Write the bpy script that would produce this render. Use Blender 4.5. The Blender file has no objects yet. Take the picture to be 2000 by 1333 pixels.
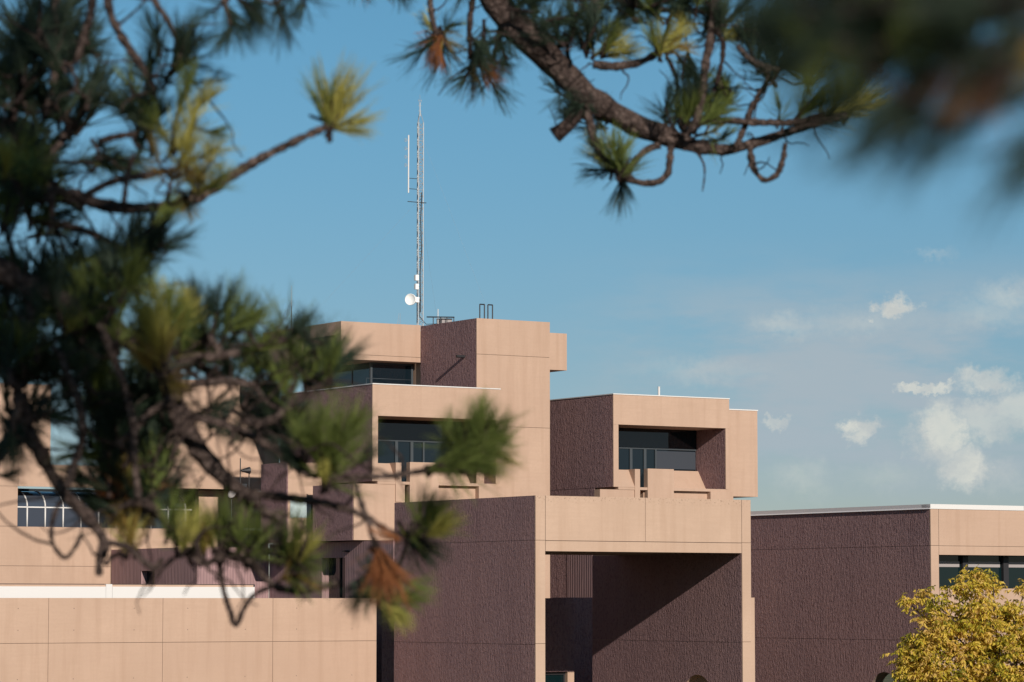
import bpy, math, random
from mathutils import Vector, Matrix
from math import radians as R, sin, cos, pi, sqrt

C = bpy.context.scene.collection
scene = bpy.context.scene

# ------------------------------------------------------------------ camera, sky, sun, exposure
PITCH = R(4.7436)
cam_d = bpy.data.cameras.new('camera')
cam = bpy.data.objects.new('camera', cam_d); C.objects.link(cam)
cam.location = (0, 0, 0); cam.rotation_euler = (pi/2 + PITCH, 0, 0)
cam_d.sensor_width = 36; cam_d.lens = 110.6
cam_d.clip_start = 0.05; cam_d.clip_end = 20000
cam_d.dof.use_dof = True; cam_d.dof.focus_distance = 128; cam_d.dof.aperture_fstop = 5.0
scene.camera = cam

PHI = R(90 - 57.70)                       # how far the building is turned from the line of sight
AX = Vector((cos(PHI), sin(PHI), 0)); BX = Vector((-sin(PHI), cos(PHI), 0))
SUN = (0.17*AX + 1.0*BX + Vector((0, 0, -0.395))).normalized()      # the way the light travels
sun_el = math.asin(-SUN.z); sun_az = math.atan2(-SUN.x, -SUN.y)     # azimuth clockwise from +Y

SKY = 0.07
world = bpy.data.worlds.new('World'); scene.world = world; world.use_nodes = True

def build_world():
    nt = world.node_tree; nt.nodes.clear()
    N = nt.nodes.new; L = nt.links.new
    out = N('ShaderNodeOutputWorld'); bg = N('ShaderNodeBackground'); bg.inputs['Strength'].default_value = SKY
    L(bg.outputs[0], out.inputs[0])
    sky = N('ShaderNodeTexSky'); sky.sky_type = 'NISHITA'; sky.sun_disc = False
    sky.sun_elevation = sun_el; sky.sun_rotation = sun_az
    sky.altitude = 1900; sky.air_density = 1.0; sky.dust_density = 0.35; sky.ozone_density = 2.2
    def math_(op, a, b=None, c=None):
        n = N('ShaderNodeMath'); n.operation = op
        for i, v in enumerate((a, b, c)):
            if v is None: continue
            if isinstance(v, (int, float)): n.inputs[i].default_value = v
            else: L(v, n.inputs[i])
        return n.outputs[0]
    def noise(vec, scale, detail=4, rough=0.55):
        n = N('ShaderNodeTexNoise'); n.inputs['Scale'].default_value = scale
        n.inputs['Detail'].default_value = detail; n.inputs['Roughness'].default_value = rough
        L(vec, n.inputs['Vector']); return n
    def ramp(v, lo, hi):
        n = N('ShaderNodeMapRange'); n.interpolation_type = 'SMOOTHSTEP'
        n.inputs['From Min'].default_value = lo; n.inputs['From Max'].default_value = hi
        L(v, n.inputs['Value']); return n.outputs[0]
    def mix(f, a, b):
        n = N('ShaderNodeMix'); n.data_type = 'RGBA'
        L(f, n.inputs['Factor']) if not isinstance(f, float) else setattr(n.inputs['Factor'], 'default_value', f)
        for s, v in (('A', a), ('B', b)):
            i = [q for q in n.inputs if q.name == s and q.type == 'RGBA'][0]
            if isinstance(v, tuple): i.default_value = v
            else: L(v, i)
        return [q for q in n.outputs if q.type == 'RGBA'][0]
    tc = N('ShaderNodeTexCoord'); sep = N('ShaderNodeSeparateXYZ'); L(tc.outputs['Generated'], sep.inputs[0])
    az = math_('ARCTAN2', sep.outputs[0], sep.outputs[1])      # compass bearing of the direction
    el = math_('ARCSINE', sep.outputs[2])                      # its height over the horizon
    cmb = N('ShaderNodeCombineXYZ'); L(az, cmb.inputs[0]); L(el, cmb.inputs[1])
    # thin veil of stratus low over the horizon
    st = N('ShaderNodeVectorMath'); st.operation = 'MULTIPLY'; L(cmb.outputs[0], st.inputs[0]); st.inputs[1].default_value = (1.0, 3.2, 1)
    n1 = noise(st.outputs[0], 14, 5, 0.55)
    n0 = noise(cmb.outputs[0], 3.0, 2)
    band = math_('MULTIPLY', ramp(el, 0.022, 0.05), math_('SUBTRACT', 1.0, ramp(el, 0.075, 0.118)))
    side = ramp(math_('ADD', az, math_('MULTIPLY', math_('SUBTRACT', n0.outputs[0], 0.5), 0.12)), -0.01, 0.07)
    n2 = noise(st.outputs[0], 38, 6, 0.6)
    tex = math_('ADD', math_('MULTIPLY', n1.outputs[0], 0.72), math_('MULTIPLY', n2.outputs[0], 0.28))
    veil = math_('MULTIPLY', math_('MULTIPLY', ramp(tex, 0.36, 0.58), band), side)
    # puffs: (bearing, height, half width, half height, strength)
    puffs = [(0.1213, 0.0932, 0.0068, 0.0038, 1.0), (0.0855, 0.0880, 0.0110, 0.0042, .40), (0.150, 0.0915, 0.016, 0.0055, .35),
             (0.1115, 0.0890, 0.020, 0.0045, .30), (0.1315, 0.0675, 0.0090, 0.0018, .9), (0.149, 0.0690, 0.009, 0.0048, .75),
             (0.0840, 0.0575, 0.0052, 0.0017, .65), (0.1105, 0.0535, 0.0058, 0.0048, .95), (0.1350, 0.0530, 0.0095, 0.0115, .95),
             (0.1430, 0.0425, 0.0105, 0.0080, .95), (0.1500, 0.0565, 0.012, 0.0070, .6), (0.160, 0.060, 0.010, 0.008, .6),
             (0.1540, 0.0400, 0.008, 0.006, .5), (0.0910, 0.0395, 0.011, 0.0060, .32), (0.120, 0.0400, 0.014, 0.005, .22),
             (0.158, 0.0960, 0.012, 0.005, .5), (0.1355, 0.1105, 0.0065, 0.0022, .28), (0.060, 0.0730, 0.022, 0.004, .25),
             (0.185, 0.055, 0.012, 0.012, .8), (0.215, 0.062, 0.016, 0.011, .8), (0.25, 0.050, 0.014, 0.009, .7)]
    wn = noise(cmb.outputs[0], 95, 7, 0.66)
    off = N('ShaderNodeVectorMath'); off.operation = 'SUBTRACT'; L(wn.outputs['Color'], off.inputs[0]); off.inputs[1].default_value = (.5, .5, .5)
    wf = noise(cmb.outputs[0], 330, 5, 0.65)
    off_f = N('ShaderNodeVectorMath'); off_f.operation = 'SUBTRACT'; L(wf.outputs['Color'], off_f.inputs[0]); off_f.inputs[1].default_value = (.5, .5, .5)
    off1 = N('ShaderNodeVectorMath'); off1.operation = 'MULTIPLY_ADD'; L(off_f.outputs[0], off1.inputs[0]); off1.inputs[1].default_value = (0.008, 0.007, 0); L(cmb.outputs[0], off1.inputs[2])
    off2 = N('ShaderNodeVectorMath'); off2.operation = 'MULTIPLY_ADD'; L(off.outputs[0], off2.inputs[0])
    off2.inputs[1].default_value = (0.019, 0.014, 0); L(off1.outputs[0], off2.inputs[2])
    tot = None
    for (a, e, w, h, s) in puffs:
        d = N('ShaderNodeVectorMath'); d.operation = 'SUBTRACT'; L(off2.outputs[0], d.inputs[0]); d.inputs[1].default_value = (a, e, 0)
        q = N('ShaderNodeVectorMath'); q.operation = 'MULTIPLY'; L(d.outputs[0], q.inputs[0]); q.inputs[1].default_value = (1/w, 1/h, 0)
        ln = N('ShaderNodeVectorMath'); ln.operation = 'LENGTH'; L(q.outputs[0], ln.inputs[0])
        soft, hard = (0.42, 1.22) if s > .55 else (-0.3, 1.5)
        v = math_('MULTIPLY', math_('SUBTRACT', 1.0, ramp(ln.outputs['Value'], soft, hard)), s)
        tot = v if tot is None else math_('MAXIMUM', tot, v)
    inner = noise(cmb.outputs[0], 90, 4, 0.6)
    puff = math_('MULTIPLY', tot, math_('ADD', 0.60, math_('MULTIPLY', inner.outputs[0], 0.65)))
    hs = N('ShaderNodeHueSaturation'); hs.inputs['Hue'].default_value = 0.487; hs.inputs['Saturation'].default_value = 1.0; hs.inputs['Value'].default_value = 1.0
    L(sky.outputs[0], hs.inputs['Color'])
    # clear dry mountain air: less glare low down, deeper blue higher up, holding to the zenith
    air = mix(ramp(el, 0.0, 0.21), (0.69, 0.68, 0.745, 1), (0.68, 0.995, 1.08, 1))
    mu = N('ShaderNodeMix'); mu.data_type = 'RGBA'; mu.blend_type = 'MULTIPLY'; mu.inputs['Factor'].default_value = 1.0
    ci = [q for q in mu.inputs if q.type == 'RGBA']; L(hs.outputs[0], ci[0]); L(air, ci[1]); mu_out = [q for q in mu.outputs if q.type == 'RGBA'][0]
    k = 1.0 / SKY
    veilc = (0.385*k, 0.46*k, 0.515*k, 1); puffc = (0.68*k, 0.69*k, 0.63*k, 1)
    c1 = mix(math_('MULTIPLY', veil, 0.92), mu_out, veilc)
    pf = N('ShaderNodeClamp'); L(puff, pf.inputs[0])
    shade = noise(off1.outputs[0], 60, 5, 0.6)
    pc = mix(ramp(shade.outputs[0], 0.38, 0.60), (0.54*k, 0.57*k, 0.56*k, 1), puffc)
    c2 = mix(pf.outputs[0], c1, pc)
    L(c2, bg.inputs['Color'])
build_world()

sun_d = bpy.data.lights.new('sun', 'SUN'); sun_d.energy = 4.6; sun_d.angle = R(0.53); sun_d.color = (1.0, 0.94, 0.85)
sun = bpy.data.objects.new('sun', sun_d); C.objects.link(sun)
sun.rotation_euler = SUN.to_track_quat('-Z', 'Y').to_euler(); sun.location = (60, -120, 90)
scene.view_settings.view_transform = 'Standard'; scene.view_settings.look = 'None'
scene.view_settings.exposure = 0.0; scene.view_settings.gamma = 1.0; scene.view_settings.use_curve_mapping = False
scene.cycles.max_bounces = 6; scene.cycles.transparent_max_bounces = 8

# ------------------------------------------------------------------ materials
def mat(name, col, rough=0.8, metal=0.0, spec=0.3):
    m = bpy.data.materials.new(name); m.use_nodes = True
    b = m.node_tree.nodes['Principled BSDF']
    b.inputs['Base Color'].default_value = (*col, 1); b.inputs['Roughness'].default_value = rough
    b.inputs['Metallic'].default_value = metal; b.inputs['Specular IOR Level'].default_value = spec
    return m

class NT:
    def __init__(s, m): s.t = m.node_tree; s.b = s.t.nodes['Principled BSDF']
    def n(s, typ, **kw):
        q = s.t.nodes.new(typ)
        for k, v in kw.items(): setattr(q, k, v)
        return q
    def l(s, a, b): s.t.links.new(a, b)
    def coord(s, scale=(1, 1, 1), offset_by_object=True):
        tc = s.n('ShaderNodeTexCoord'); mp = s.n('ShaderNodeMapping'); mp.inputs['Scale'].default_value = scale
        s.l(tc.outputs['Object'], mp.inputs['Vector']); return mp.outputs[0]
    def noise(s, vec, scale, detail=4, rough=.55):
        q = s.n('ShaderNodeTexNoise'); q.inputs['Scale'].default_value = scale; q.inputs['Detail'].default_value = detail
        q.inputs['Roughness'].default_value = rough; s.l(vec, q.inputs['Vector']); return q.outputs[0]
    def ramp(s, v, lo, hi, a=0.0, b=1.0):
        q = s.n('ShaderNodeMapRange'); q.inputs['From Min'].default_value = lo; q.inputs['From Max'].default_value = hi
        q.inputs['To Min'].default_value = a; q.inputs['To Max'].default_value = b; s.l(v, q.inputs['Value']); return q.outputs[0]
    def math(s, op, a, b):
        q = s.n('ShaderNodeMath', operation=op)
        for i, v in enumerate((a, b)):
            if isinstance(v, (int, float)): q.inputs[i].default_value = v
            else: s.l(v, q.inputs[i])
        return q.outputs[0]
    def mix(s, f, a, b, blend='MIX'):
        q = s.n('ShaderNodeMix', data_type='RGBA', blend_type=blend)
        if isinstance(f, float): q.inputs['Factor'].default_value = f
        else: s.l(f, q.inputs['Factor'])
        for nm, v in (('A', a), ('B', b)):
            i = [z for z in q.inputs if z.name == nm and z.type == 'RGBA'][0]
            if isinstance(v, tuple): i.default_value = v if len(v) == 4 else (*v, 1)
            else: s.l(v, i)
        return [z for z in q.outputs if z.type == 'RGBA'][0]
    def bump(s, h, strength, dist):
        q = s.n('ShaderNodeBump'); q.inputs['Strength'].default_value = strength; q.inputs['Distance'].default_value = dist
        s.l(h, q.inputs['Height']); s.l(q.outputs[0], s.b.inputs['Normal']); return q

def concrete(name, col, stain_top=None):
    m = mat(name, col, 0.92, 0, 0.2); t = NT(m)
    v = t.coord()
    big = t.noise(v, 0.35, 5, .6); fine = t.noise(v, 9, 4, .6); grain = t.noise(v, 55, 3, .6)
    drip = t.noise(t.coord((1.6, 1.6, .12)), 1.5, 4, .6)
    c = t.mix(t.ramp(big, .3, .7), (col[0]*.93, col[1]*.91, col[2]*.90), (col[0]*1.10, col[1]*1.09, col[2]*1.09))
    form = t.noise(t.coord((.35, .35, 5.0)), 2.2, 4, .65)
    c = t.mix(t.ramp(form, .42, .70, 0, .30), c, (col[0]*.86, col[1]*.83, col[2]*.81))
    oi = t.n('ShaderNodeObjectInfo')
    c = t.mix(t.ramp(oi.outputs['Random'], 0, 1, 0, .55), c, (col[0]*.93, col[1]*.90, col[2]*.90))
    c = t.mix(t.ramp(drip, .48, .75, 0, .6), c, (col[0]*.80, col[1]*.74, col[2]*.70))
    c = t.mix(t.ramp(fine, .3, .7, 0, .28), c, (col[0]*.85, col[1]*.83, col[2]*.83))
    c = t.mix(t.ramp(grain, .60, .72, 0, .35), c, (col[0]*.66, col[1]*.60, col[2]*.58))
    if stain_top is not None:
        tc = t.n('ShaderNodeTexCoord'); sp = t.n('ShaderNodeSeparateXYZ'); t.l(tc.outputs['Object'], sp.inputs[0])
        band = t.ramp(sp.outputs[2], stain_top-.34, stain_top-.06, 0, 1)
        sp_n = t.noise(v, 11, 6, .75)
        sp_w = t.math('MULTIPLY', band, t.ramp(sp_n, .55, .63))
        c = t.mix(t.math('MULTIPLY', sp_w, .75), c, (.15, .085, .06))
    t.l(c, t.b.inputs['Base Color'])
    h = t.math('ADD', t.math('MULTIPLY', fine, .5), t.math('MULTIPLY', grain, .35))
    t.bump(h, .35, .02)
    return m

def hammered(name, col):
    m = mat(name, col, 0.95, 0, 0.15); t = NT(m)
    v = t.coord((1, 1, .42))
    v = t.coord((1, 1, .62))
    a = t.noise(v, 10.5, 4, .62)
    rib = t.noise(t.coord((1, 1, .16)), 14.0, 3, .6)
    pit = t.noise(t.coord((1, 1, .8)), 24, 2, .5)
    h = t.math('ADD', t.math('MULTIPLY', a, 1.0), t.math('ADD', t.math('MULTIPLY', pit, .45), t.math('MULTIPLY', rib, .85)))
    big = t.noise(t.coord((1, 1, .6)), .3, 4, .6)
    c = t.mix(t.ramp(big, .3, .7), (col[0]*.88, col[1]*.88, col[2]*.92), (col[0]*1.1, col[1]*1.06, col[2]*1.04))
    st = t.noise(t.coord((1.3, 1.3, .10)), 1.3, 4, .6)
    c = t.mix(t.ramp(st, .50, .72, 0, .45), c, (col[0]*.70, col[1]*.66, col[2]*.68))
    c = t.mix(t.ramp(st, .28, .42, .35, 0), c, (col[0]*1.22, col[1]*1.18, col[2]*1.14))
    ag = t.noise(t.coord((1, 1, .6)), 22, 3, .7)
    c = t.mix(t.ramp(ag, .56, .7, 0, .55), c, (col[0]*1.45, col[1]*1.35, col[2]*1.25))
    c = t.mix(t.ramp(a, .33, .50, .75, 0), c, (col[0]*.6, col[1]*.55, col[2]*.6))
    t.l(c, t.b.inputs['Base Color'])
    t.bump(h, 1.0, .10)
    return m

def ribbed(name, col):
    m = mat(name, col, 0.92, 0, 0.2); t = NT(m)
    tc = t.n('ShaderNodeTexCoord'); sp = t.n('ShaderNodeSeparateXYZ'); t.l(tc.outputs['Object'], sp.inputs[0])
    s = t.math('ADD', sp.outputs[0], sp.outputs[1])
    wv = t.math('SINE', t.math('MULTIPLY', s, 2*pi/.15), 0.0)
    nz = t.noise(t.coord((3, 3, .25)), 3, 4, .6)
    c = t.mix(t.ramp(nz, .3, .7), (col[0]*.85, col[1]*.84, col[2]*.86), (col[0]*1.1, col[1]*1.08, col[2]*1.08))
    c = t.mix(t.ramp(wv, -1, -.2, .45, 0), c, (col[0]*.55, col[1]*.52, col[2]*.55))
    t.l(c, t.b.inputs['Base Color'])
    t.bump(t.math('ADD', t.math('MULTIPLY', wv, .4), nz), .5, .03)
    return m

CON = (0.490, 0.335, 0.245)
M = {}
M['smooth'] = concrete('pink_concrete', CON)
M['beam'] = concrete('weathered_concrete', (0.505, 0.352, 0.258), stain_top=11.12)
M['hammer'] = hammered('bush_hammered_concrete', (0.290, 0.179, 0.175))
M['rib'] = ribbed('ribbed_concrete', (0.33, 0.21, 0.205))
M['joint'] = mat('dark_joint_grout', (0.20, 0.14, 0.11), .95)  # dark concrete colour of the joints and the cores behind the panels
M['white'] = mat('white_painted_metal', (0.67, 0.63, 0.60), .5)
M['coping'] = mat('pale_metal_coping', (0.74, 0.68, 0.66), .45, 0, .4)
M['dark'] = mat('dark_bronze_metal', (0.03, 0.028, 0.03), .45)
M['frame'] = mat('grey_aluminium_frame', (0.055, 0.064, 0.072), .5, .1)
M['scrim'] = mat('dark_roller_scrim', (0.040, 0.046, 0.058), .85)
M['interior'] = mat('unlit_interior', (0.02, 0.024, 0.028), .9)
M['roof'] = mat('roof_gravel', (0.25, 0.22, 0.20), .95)
M['galv'] = mat('galvanised_steel', (0.38, 0.39, 0.40), .5, .3)
M['cable'] = mat('black_cable', (0.03, 0.03, 0.03), .6)
M['blind'] = mat('pale_roller_blind', (0.33, 0.29, 0.28), .8)
M['pale_glass'] = mat('pale_frosted_pane', (0.42, 0.50, 0.50), .25, 0, .5)
M['dish'] = mat('white_dish_shell', (0.85, 0.83, 0.80), .5)
def glass(name, col, rough=.03):
    m = mat(name, col, rough, 0, .5); t = NT(m)
    t.bump(t.noise(t.coord(), .8, 2), .04, .05)
    return m
M['glass'] = glass('dark_tinted_glass', (0.006, 0.012, 0.017))
M['green_glass'] = glass('green_tinted_glass', (0.004, 0.013, 0.015))
M['vault_glass'] = glass('grey_vault_glass', (0.05, 0.06, 0.08), .08)

# ------------------------------------------------------------------ helpers
def tag(o, label=None, cat=None, group=None, kind=None):
    for k, v in (('label', label), ('category', cat), ('group', group), ('kind', kind)):
        if v: o[k] = v
    return o
def link(name, me, parent=None):
    o = bpy.data.objects.new(name, me); C.objects.link(o)
    if parent: o.parent = parent
    return o
def W(a, b, z): return AX*a + BX*b + Vector((0, 0, z))      # building axes to world
class Thing:                                                   # an Empty at the base of a piece of the building
    def __init__(s, name, label, cat, a, b, z, group=None):
        s.o = bpy.data.objects.new(name, None); C.objects.link(s.o)
        s.o.location = W(a, b, z); s.o.rotation_euler = (0, 0, PHI); s.org = (a, b, z)
        tag(s.o, label, cat, group, 'thing')
class MB:
    def __init__(s): s.v = []; s.f = []
    def box(s, a0, a1, b0, b1, z0, z1):
        k = len(s.v)
        s.v += [(a0, b0, z0), (a1, b0, z0), (a1, b1, z0), (a0, b1, z0), (a0, b0, z1), (a1, b0, z1), (a1, b1, z1), (a0, b1, z1)]
        s.f += [tuple(k+i for i in q) for q in ((0, 3, 2, 1), (4, 5, 6, 7), (0, 1, 5, 4), (1, 2, 6, 5), (2, 3, 7, 6), (3, 0, 4, 7))]
        return s
    def prism_a(s, a0, a1, outline):           # outline of (b, z), swept along a
        k = len(s.v); n = len(outline)
        s.v += [(a0, b, z) for b, z in outline] + [(a1, b, z) for b, z in outline]
        s.f += [tuple(k+i for i in range(n)), tuple(k+n+i for i in reversed(range(n)))]
        s.f += [(k+i, k+n+i, k+n+(i+1) % n, k+(i+1) % n) for i in range(n)]
        return s
    def tube(s, p, q, r0, r1=None, n=8, caps=True):
        r1 = r0 if r1 is None else r1
        p, q = Vector(p), Vector(q); d = (q-p).normalized()
        x = d.orthogonal().normalized(); y = d.cross(x); k = len(s.v)
        for c, r in ((p, r0), (q, r1)):
            s.v += [tuple(c + (x*cos(2*pi*i/n) + y*sin(2*pi*i/n))*r) for i in range(n)]
        s.f += [(k+i, k+(i+1) % n, k+n+(i+1) % n, k+n+i) for i in range(n)]
        if caps: s.f += [tuple(k+i for i in reversed(range(n))), tuple(k+n+i for i in range(n))]
        return s
    def path(s, pts, r, n=6):
        for p, q in zip(pts, pts[1:]): s.tube(p, q, r, n=n)
        return s
    def build(s, name, m, T, parent=None, smooth=False):
        org = T.org; me = bpy.data.meshes.new(name)
        me.from_pydata([(v[0]-org[0], v[1]-org[1], v[2]-org[2]) for v in s.v], [], s.f)
        import bmesh
        bm = bmesh.new(); bm.from_mesh(me); bmesh.ops.recalc_face_normals(bm, faces=bm.faces); bm.to_mesh(me); bm.free()
        if smooth: me.polygons.foreach_set('use_smooth', [True]*len(me.polygons))
        me.materials.append(M[m]); return link(name, me, parent or T.o)
G = 0.008
def panels_b(T, b, ac, zc, m, skip=(), name='concrete_panel', th=.06, parent=None):      # facing panels looking out along -b
    for i in range(len(ac)-1):
        for j in range(len(zc)-1):
            if (i, j) in skip: continue
            a0 = ac[i] + (G if i else 0); a1 = ac[i+1] - (G if i < len(ac)-2 else 0)
            z0 = zc[j] + (G if j else 0); z1 = zc[j+1] - (G if j < len(zc)-2 else 0)
            MB().box(a0, a1, b, b+th, z0, z1).build(name, m, T, parent)
def panels_a(T, a, bc, zc, m, skip=(), name='hammered_panel', th=.06, parent=None):      # facing panels looking out along -a
    for i in range(len(bc)-1):
        for j in range(len(zc)-1):
            if (i, j) in skip: continue
            b0 = bc[i] + (G if i else 0); b1 = bc[i+1] - (G if i < len(bc)-2 else 0)
            z0 = zc[j] + (G if j else 0); z1 = zc[j+1] - (G if j < len(zc)-2 else 0)
            MB().box(a, a+th, b0, b1, z0, z1).build(name, m, T, parent)
def arch_outline(b0, b1, z0, z1, bc, r, top):        # wall outline with a round-headed opening up from its foot
    zc = top - r
    o = [(b0, z0), (b0, z1), (b1, z1), (b1, z0), (bc+r, z0)]
    o += [(bc + r*cos(t*pi/18), zc + r*sin(t*pi/18)) for t in range(0, 19)]
    return o + [(bc-r, z0)]
GZ = -7.0            # ground round the building

# ------------------------------------------------------------------ ground
def ground():
    vs, fs = [], []
    xs = [-3000, -600, -200, -100, -50] + list(range(-30, 31, 6)) + [50, 100, 200, 600, 3000]
    ys = [-600, -200, -80, -40] + list(range(-20, 80, 5)) + [90, 120, 160, 220, 400, 900, 2500, 6000]
    rnd = random.Random(3)
    for y in ys:
        for x in xs:
            t = min(1, max(0, (y-12)/55)); t = t*t*(3-2*t)
            vs.append((x, y, -1.75 - 5.3*t + (rnd.uniform(-.12, .12) if y < 75 else 0)))
    n = len(xs)
    for j in range(len(ys)-1):
        for i in range(n-1): fs.append((j*n+i, j*n+i+1, (j+1)*n+i+1, (j+1)*n+i))
    me = bpy.data.meshes.new('ground'); me.from_pydata(vs, [], fs)
    m = mat('dry_meadow', (.12, .10, .05), .95); t = NT(m)
    v = t.coord(); c = t.mix(t.ramp(t.noise(v, .4, 6), .35, .65), (.16, .12, .06), (.07, .085, .03))
    t.l(c, t.b.inputs['Base Color']); t.bump(t.noise(v, 6, 5), .6, .1)
    me.materials.append(m); me.polygons.foreach_set('use_smooth', [True]*len(me.polygons))
    tag(link('ground', me), 'dry grass slope falling away towards the building', kind='structure')
ground()

# ------------------------------------------------------------------ concrete gateway in front
def gateway():
    T = Thing('concrete_gateway', 'square concrete gateway block with a deep shaded opening and rough left flank', 'building', 71, 108, GZ)
    a0, a1, b0, b1, zt = 65.96, 76.31, 102.63, 113.5, 4.12
    li, ri = 66.41, 75.86
    MB().box(a0+.04, li, b0+.04, b1, GZ, zt-.03).build('wall', 'joint', T)
    MB().prism_a(ri+.04, a1, arch_outline(b0+.04, b1, GZ, zt-.03, 105.75, 1.16, -2.97)).build('wall', 'smooth', T)
    MB().box(li, ri+.04, b0+.04, 111.49, 1.99, 2.35).box(li, ri+.04, b0+.04, b0+.5, 2.35, zt-.03).box(li, ri+.04, 111.1, 111.49, 2.35, zt-.05).build('roof_slab', 'joint', T)
    # front frame: two posts and the beam
    zc = [GZ, -5.65, -1.60, 2.39, zt]
    panels_b(T, b0, [a0, li-.01], zc, 'beam'); panels_b(T, b0, [ri+.01, a1], zc, 'beam')
    panels_b(T, b0, [li+.012, 71.13, ri-.012], [2.39, zt], 'beam')
    panels_b(T, b0, [li+.012, ri-.012], [1.97, 2.365], 'beam')
    panels_a(T, a0, [b0+.064, b1], [GZ, -5.65, -1.64, 2.39, zt], 'hammer')
    # inner right wall with its round-headed opening
    panels_a(T, ri, [b0+.064, b1], [-1.62+G, 1.985], 'hammer')
    MB().prism_a(ri, ri+.06, arch_outline(b0+.064, b1, GZ, -1.62-G, 105.75, 1.16, -2.97)).build('hammered_panel', 'hammer', T)
    MB().box(a1+.002, a1+.21, b0+.05, b1, GZ, .18).build('buttress', 'beam', T)
    # screen wall across the back with a glazed door under it
    MB().box(li, 74.4, 115.3, 115.7, GZ, .17).box(74.4, 76.1, 115.3, 115.7, -3.03, .17).build('screen_wall', 'hammer', T)
    MB().box(75.76, 76.1, 115.3, 115.7, GZ, -3.035).build('jamb', 'smooth', T)
    MB().box(76.1, 78.6, 116.5, 117.0, GZ, .20).build('pier', 'hammer', T)
    d = MB().box(74.4, 75.76, 115.55, 115.59, GZ, -3.04).build('door', 'green_glass', T)
    MB().box(74.4, 75.76, 115.5, 115.55, -3.16, -3.04).box(75.68, 75.76, 115.5, 115.55, GZ, -3.16).build('frame', 'dark', T, d)
    return T
gateway()
T = Thing('garden_wall', 'low pink wall seen through the round opening beside the gateway', 'wall', 80, 112, GZ)
panels_b(T, 111.5, [76.6, 79.2, 81.9], [GZ, -2.3], 'smooth')
MB().box(76.6, 81.9, 111.555, 111.9, GZ, -2.32).build('core', 'joint', T)

# ------------------------------------------------------------------ right wing
def right_wing():
    T = Thing('right_wing', 'low wing with rough purple side wall, white metal roof edge and a window band', 'building', 92, 112, GZ)
    a0, b0, zt = 86.31, 103.34, 3.99
    a9, b9 = 108.0, 124.0
    bc, r, top = 106.53, 1.04, -3.0
    zl = -1.62
    MB().prism_a(a0+.04, a0+.6, arch_outline(b0+.6, b9, GZ, zt-.02, bc, r, top)).build('wall', 'joint', T)
    panels_a(T, a0, [b0+.064, b9], [zl+G, 2.38, zt], 'hammer')
    MB().prism_a(a0, a0+.06, arch_outline(b0+.064, b9, GZ, zl-G, bc, r, top)).build('hammered_panel', 'hammer', T)
    # front: post, beam, sill wall
    panels_b(T, b0, [a0, 86.74], [GZ, -1.62, 2.39, zt], 'smooth')
    acut = [86.76, 91.7, 96.7, 101.7, a9]
    panels_b(T, b0, acut, [2.39, zt], 'smooth')
    panels_b(T, b0, [86.76, a9], [2.0, 2.375], 'smooth')
    panels_b(T, b0, acut, [GZ, -1.62, .58], 'smooth')
    MB().box(a0+.05, a9, b0+.04, b0+.6, 2.02, zt-.02).box(a0+.05, a9, b0+.04, b0+.6, GZ, .56).box(a0+.05, 86.74, b0+.04, b0+.62, .56, 2.02).build('wall', 'joint', T)
    MB().box(a0+.6, a9, b0+.6, b9, 3.5, zt-.05).build('roof', 'roof', T)
    MB().box(a0+.6, a9, b0+1.5, b0+1.6, GZ, 3.5).build('room_back', 'interior', T)
    # window band
    k = 86.75
    while k < a9-2.4:
        p = MB().box(k, k+2.0, b0+.96, b0+.98, .5, 2.1).build('window_pane', 'green_glass', T)
        MB().box(k+2.0, k+2.29, b0+.80, b0+1.02, .5, 2.1).build('mullion', 'dark', T)
        MB().box(k+.04, k+1.92, b0+.945, b0+.957, 1.50, 1.74).build('roller_blind', 'blind', T, p)
        k += 2.29
    # metal roof edge in lengths, with a kicked-out hem
    bb = b0-.03; n = 0
    while bb < b9-.1:
        e = min(b9, bb+4.35)
        m = MB(); 
        prof = [(a0+.5, 4.10), (a0-.03, 4.14), (a0-.03, 3.98), (a0-.075, 3.935), (a0-.065, 3.925), (a0+.0, 3.975), (a0+.5, 3.97)]
        kq = len(m.v); nn = len(prof)
        m.v += [(x, bb+.008 if n else bb, z) for x, z in prof] + [(x, e, z) for x, z in prof]
        m.f += [tuple(range(nn)), tuple(nn+i for i in reversed(range(nn)))] + [(i, nn+i, nn+(i+1) % nn, (i+1) % nn) for i in range(nn)]
        m.build('roof_edge', 'coping', T); bb = e; n += 1
    aa = a0-.03; n = 0
    while aa < a9-.1:
        e = min(a9, aa+5.2)
        MB().prism_a(aa+(.008 if n else 0), e, [(b0+.55, 4.12), (b0-.032, 4.143), (b0-.032, 3.94), (b0-.002, 3.94), (b0-.002, 3.985), (b0+.55, 3.985)]).build('roof_edge', 'white', T)
        aa = e; n += 1
right_wing()

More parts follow.
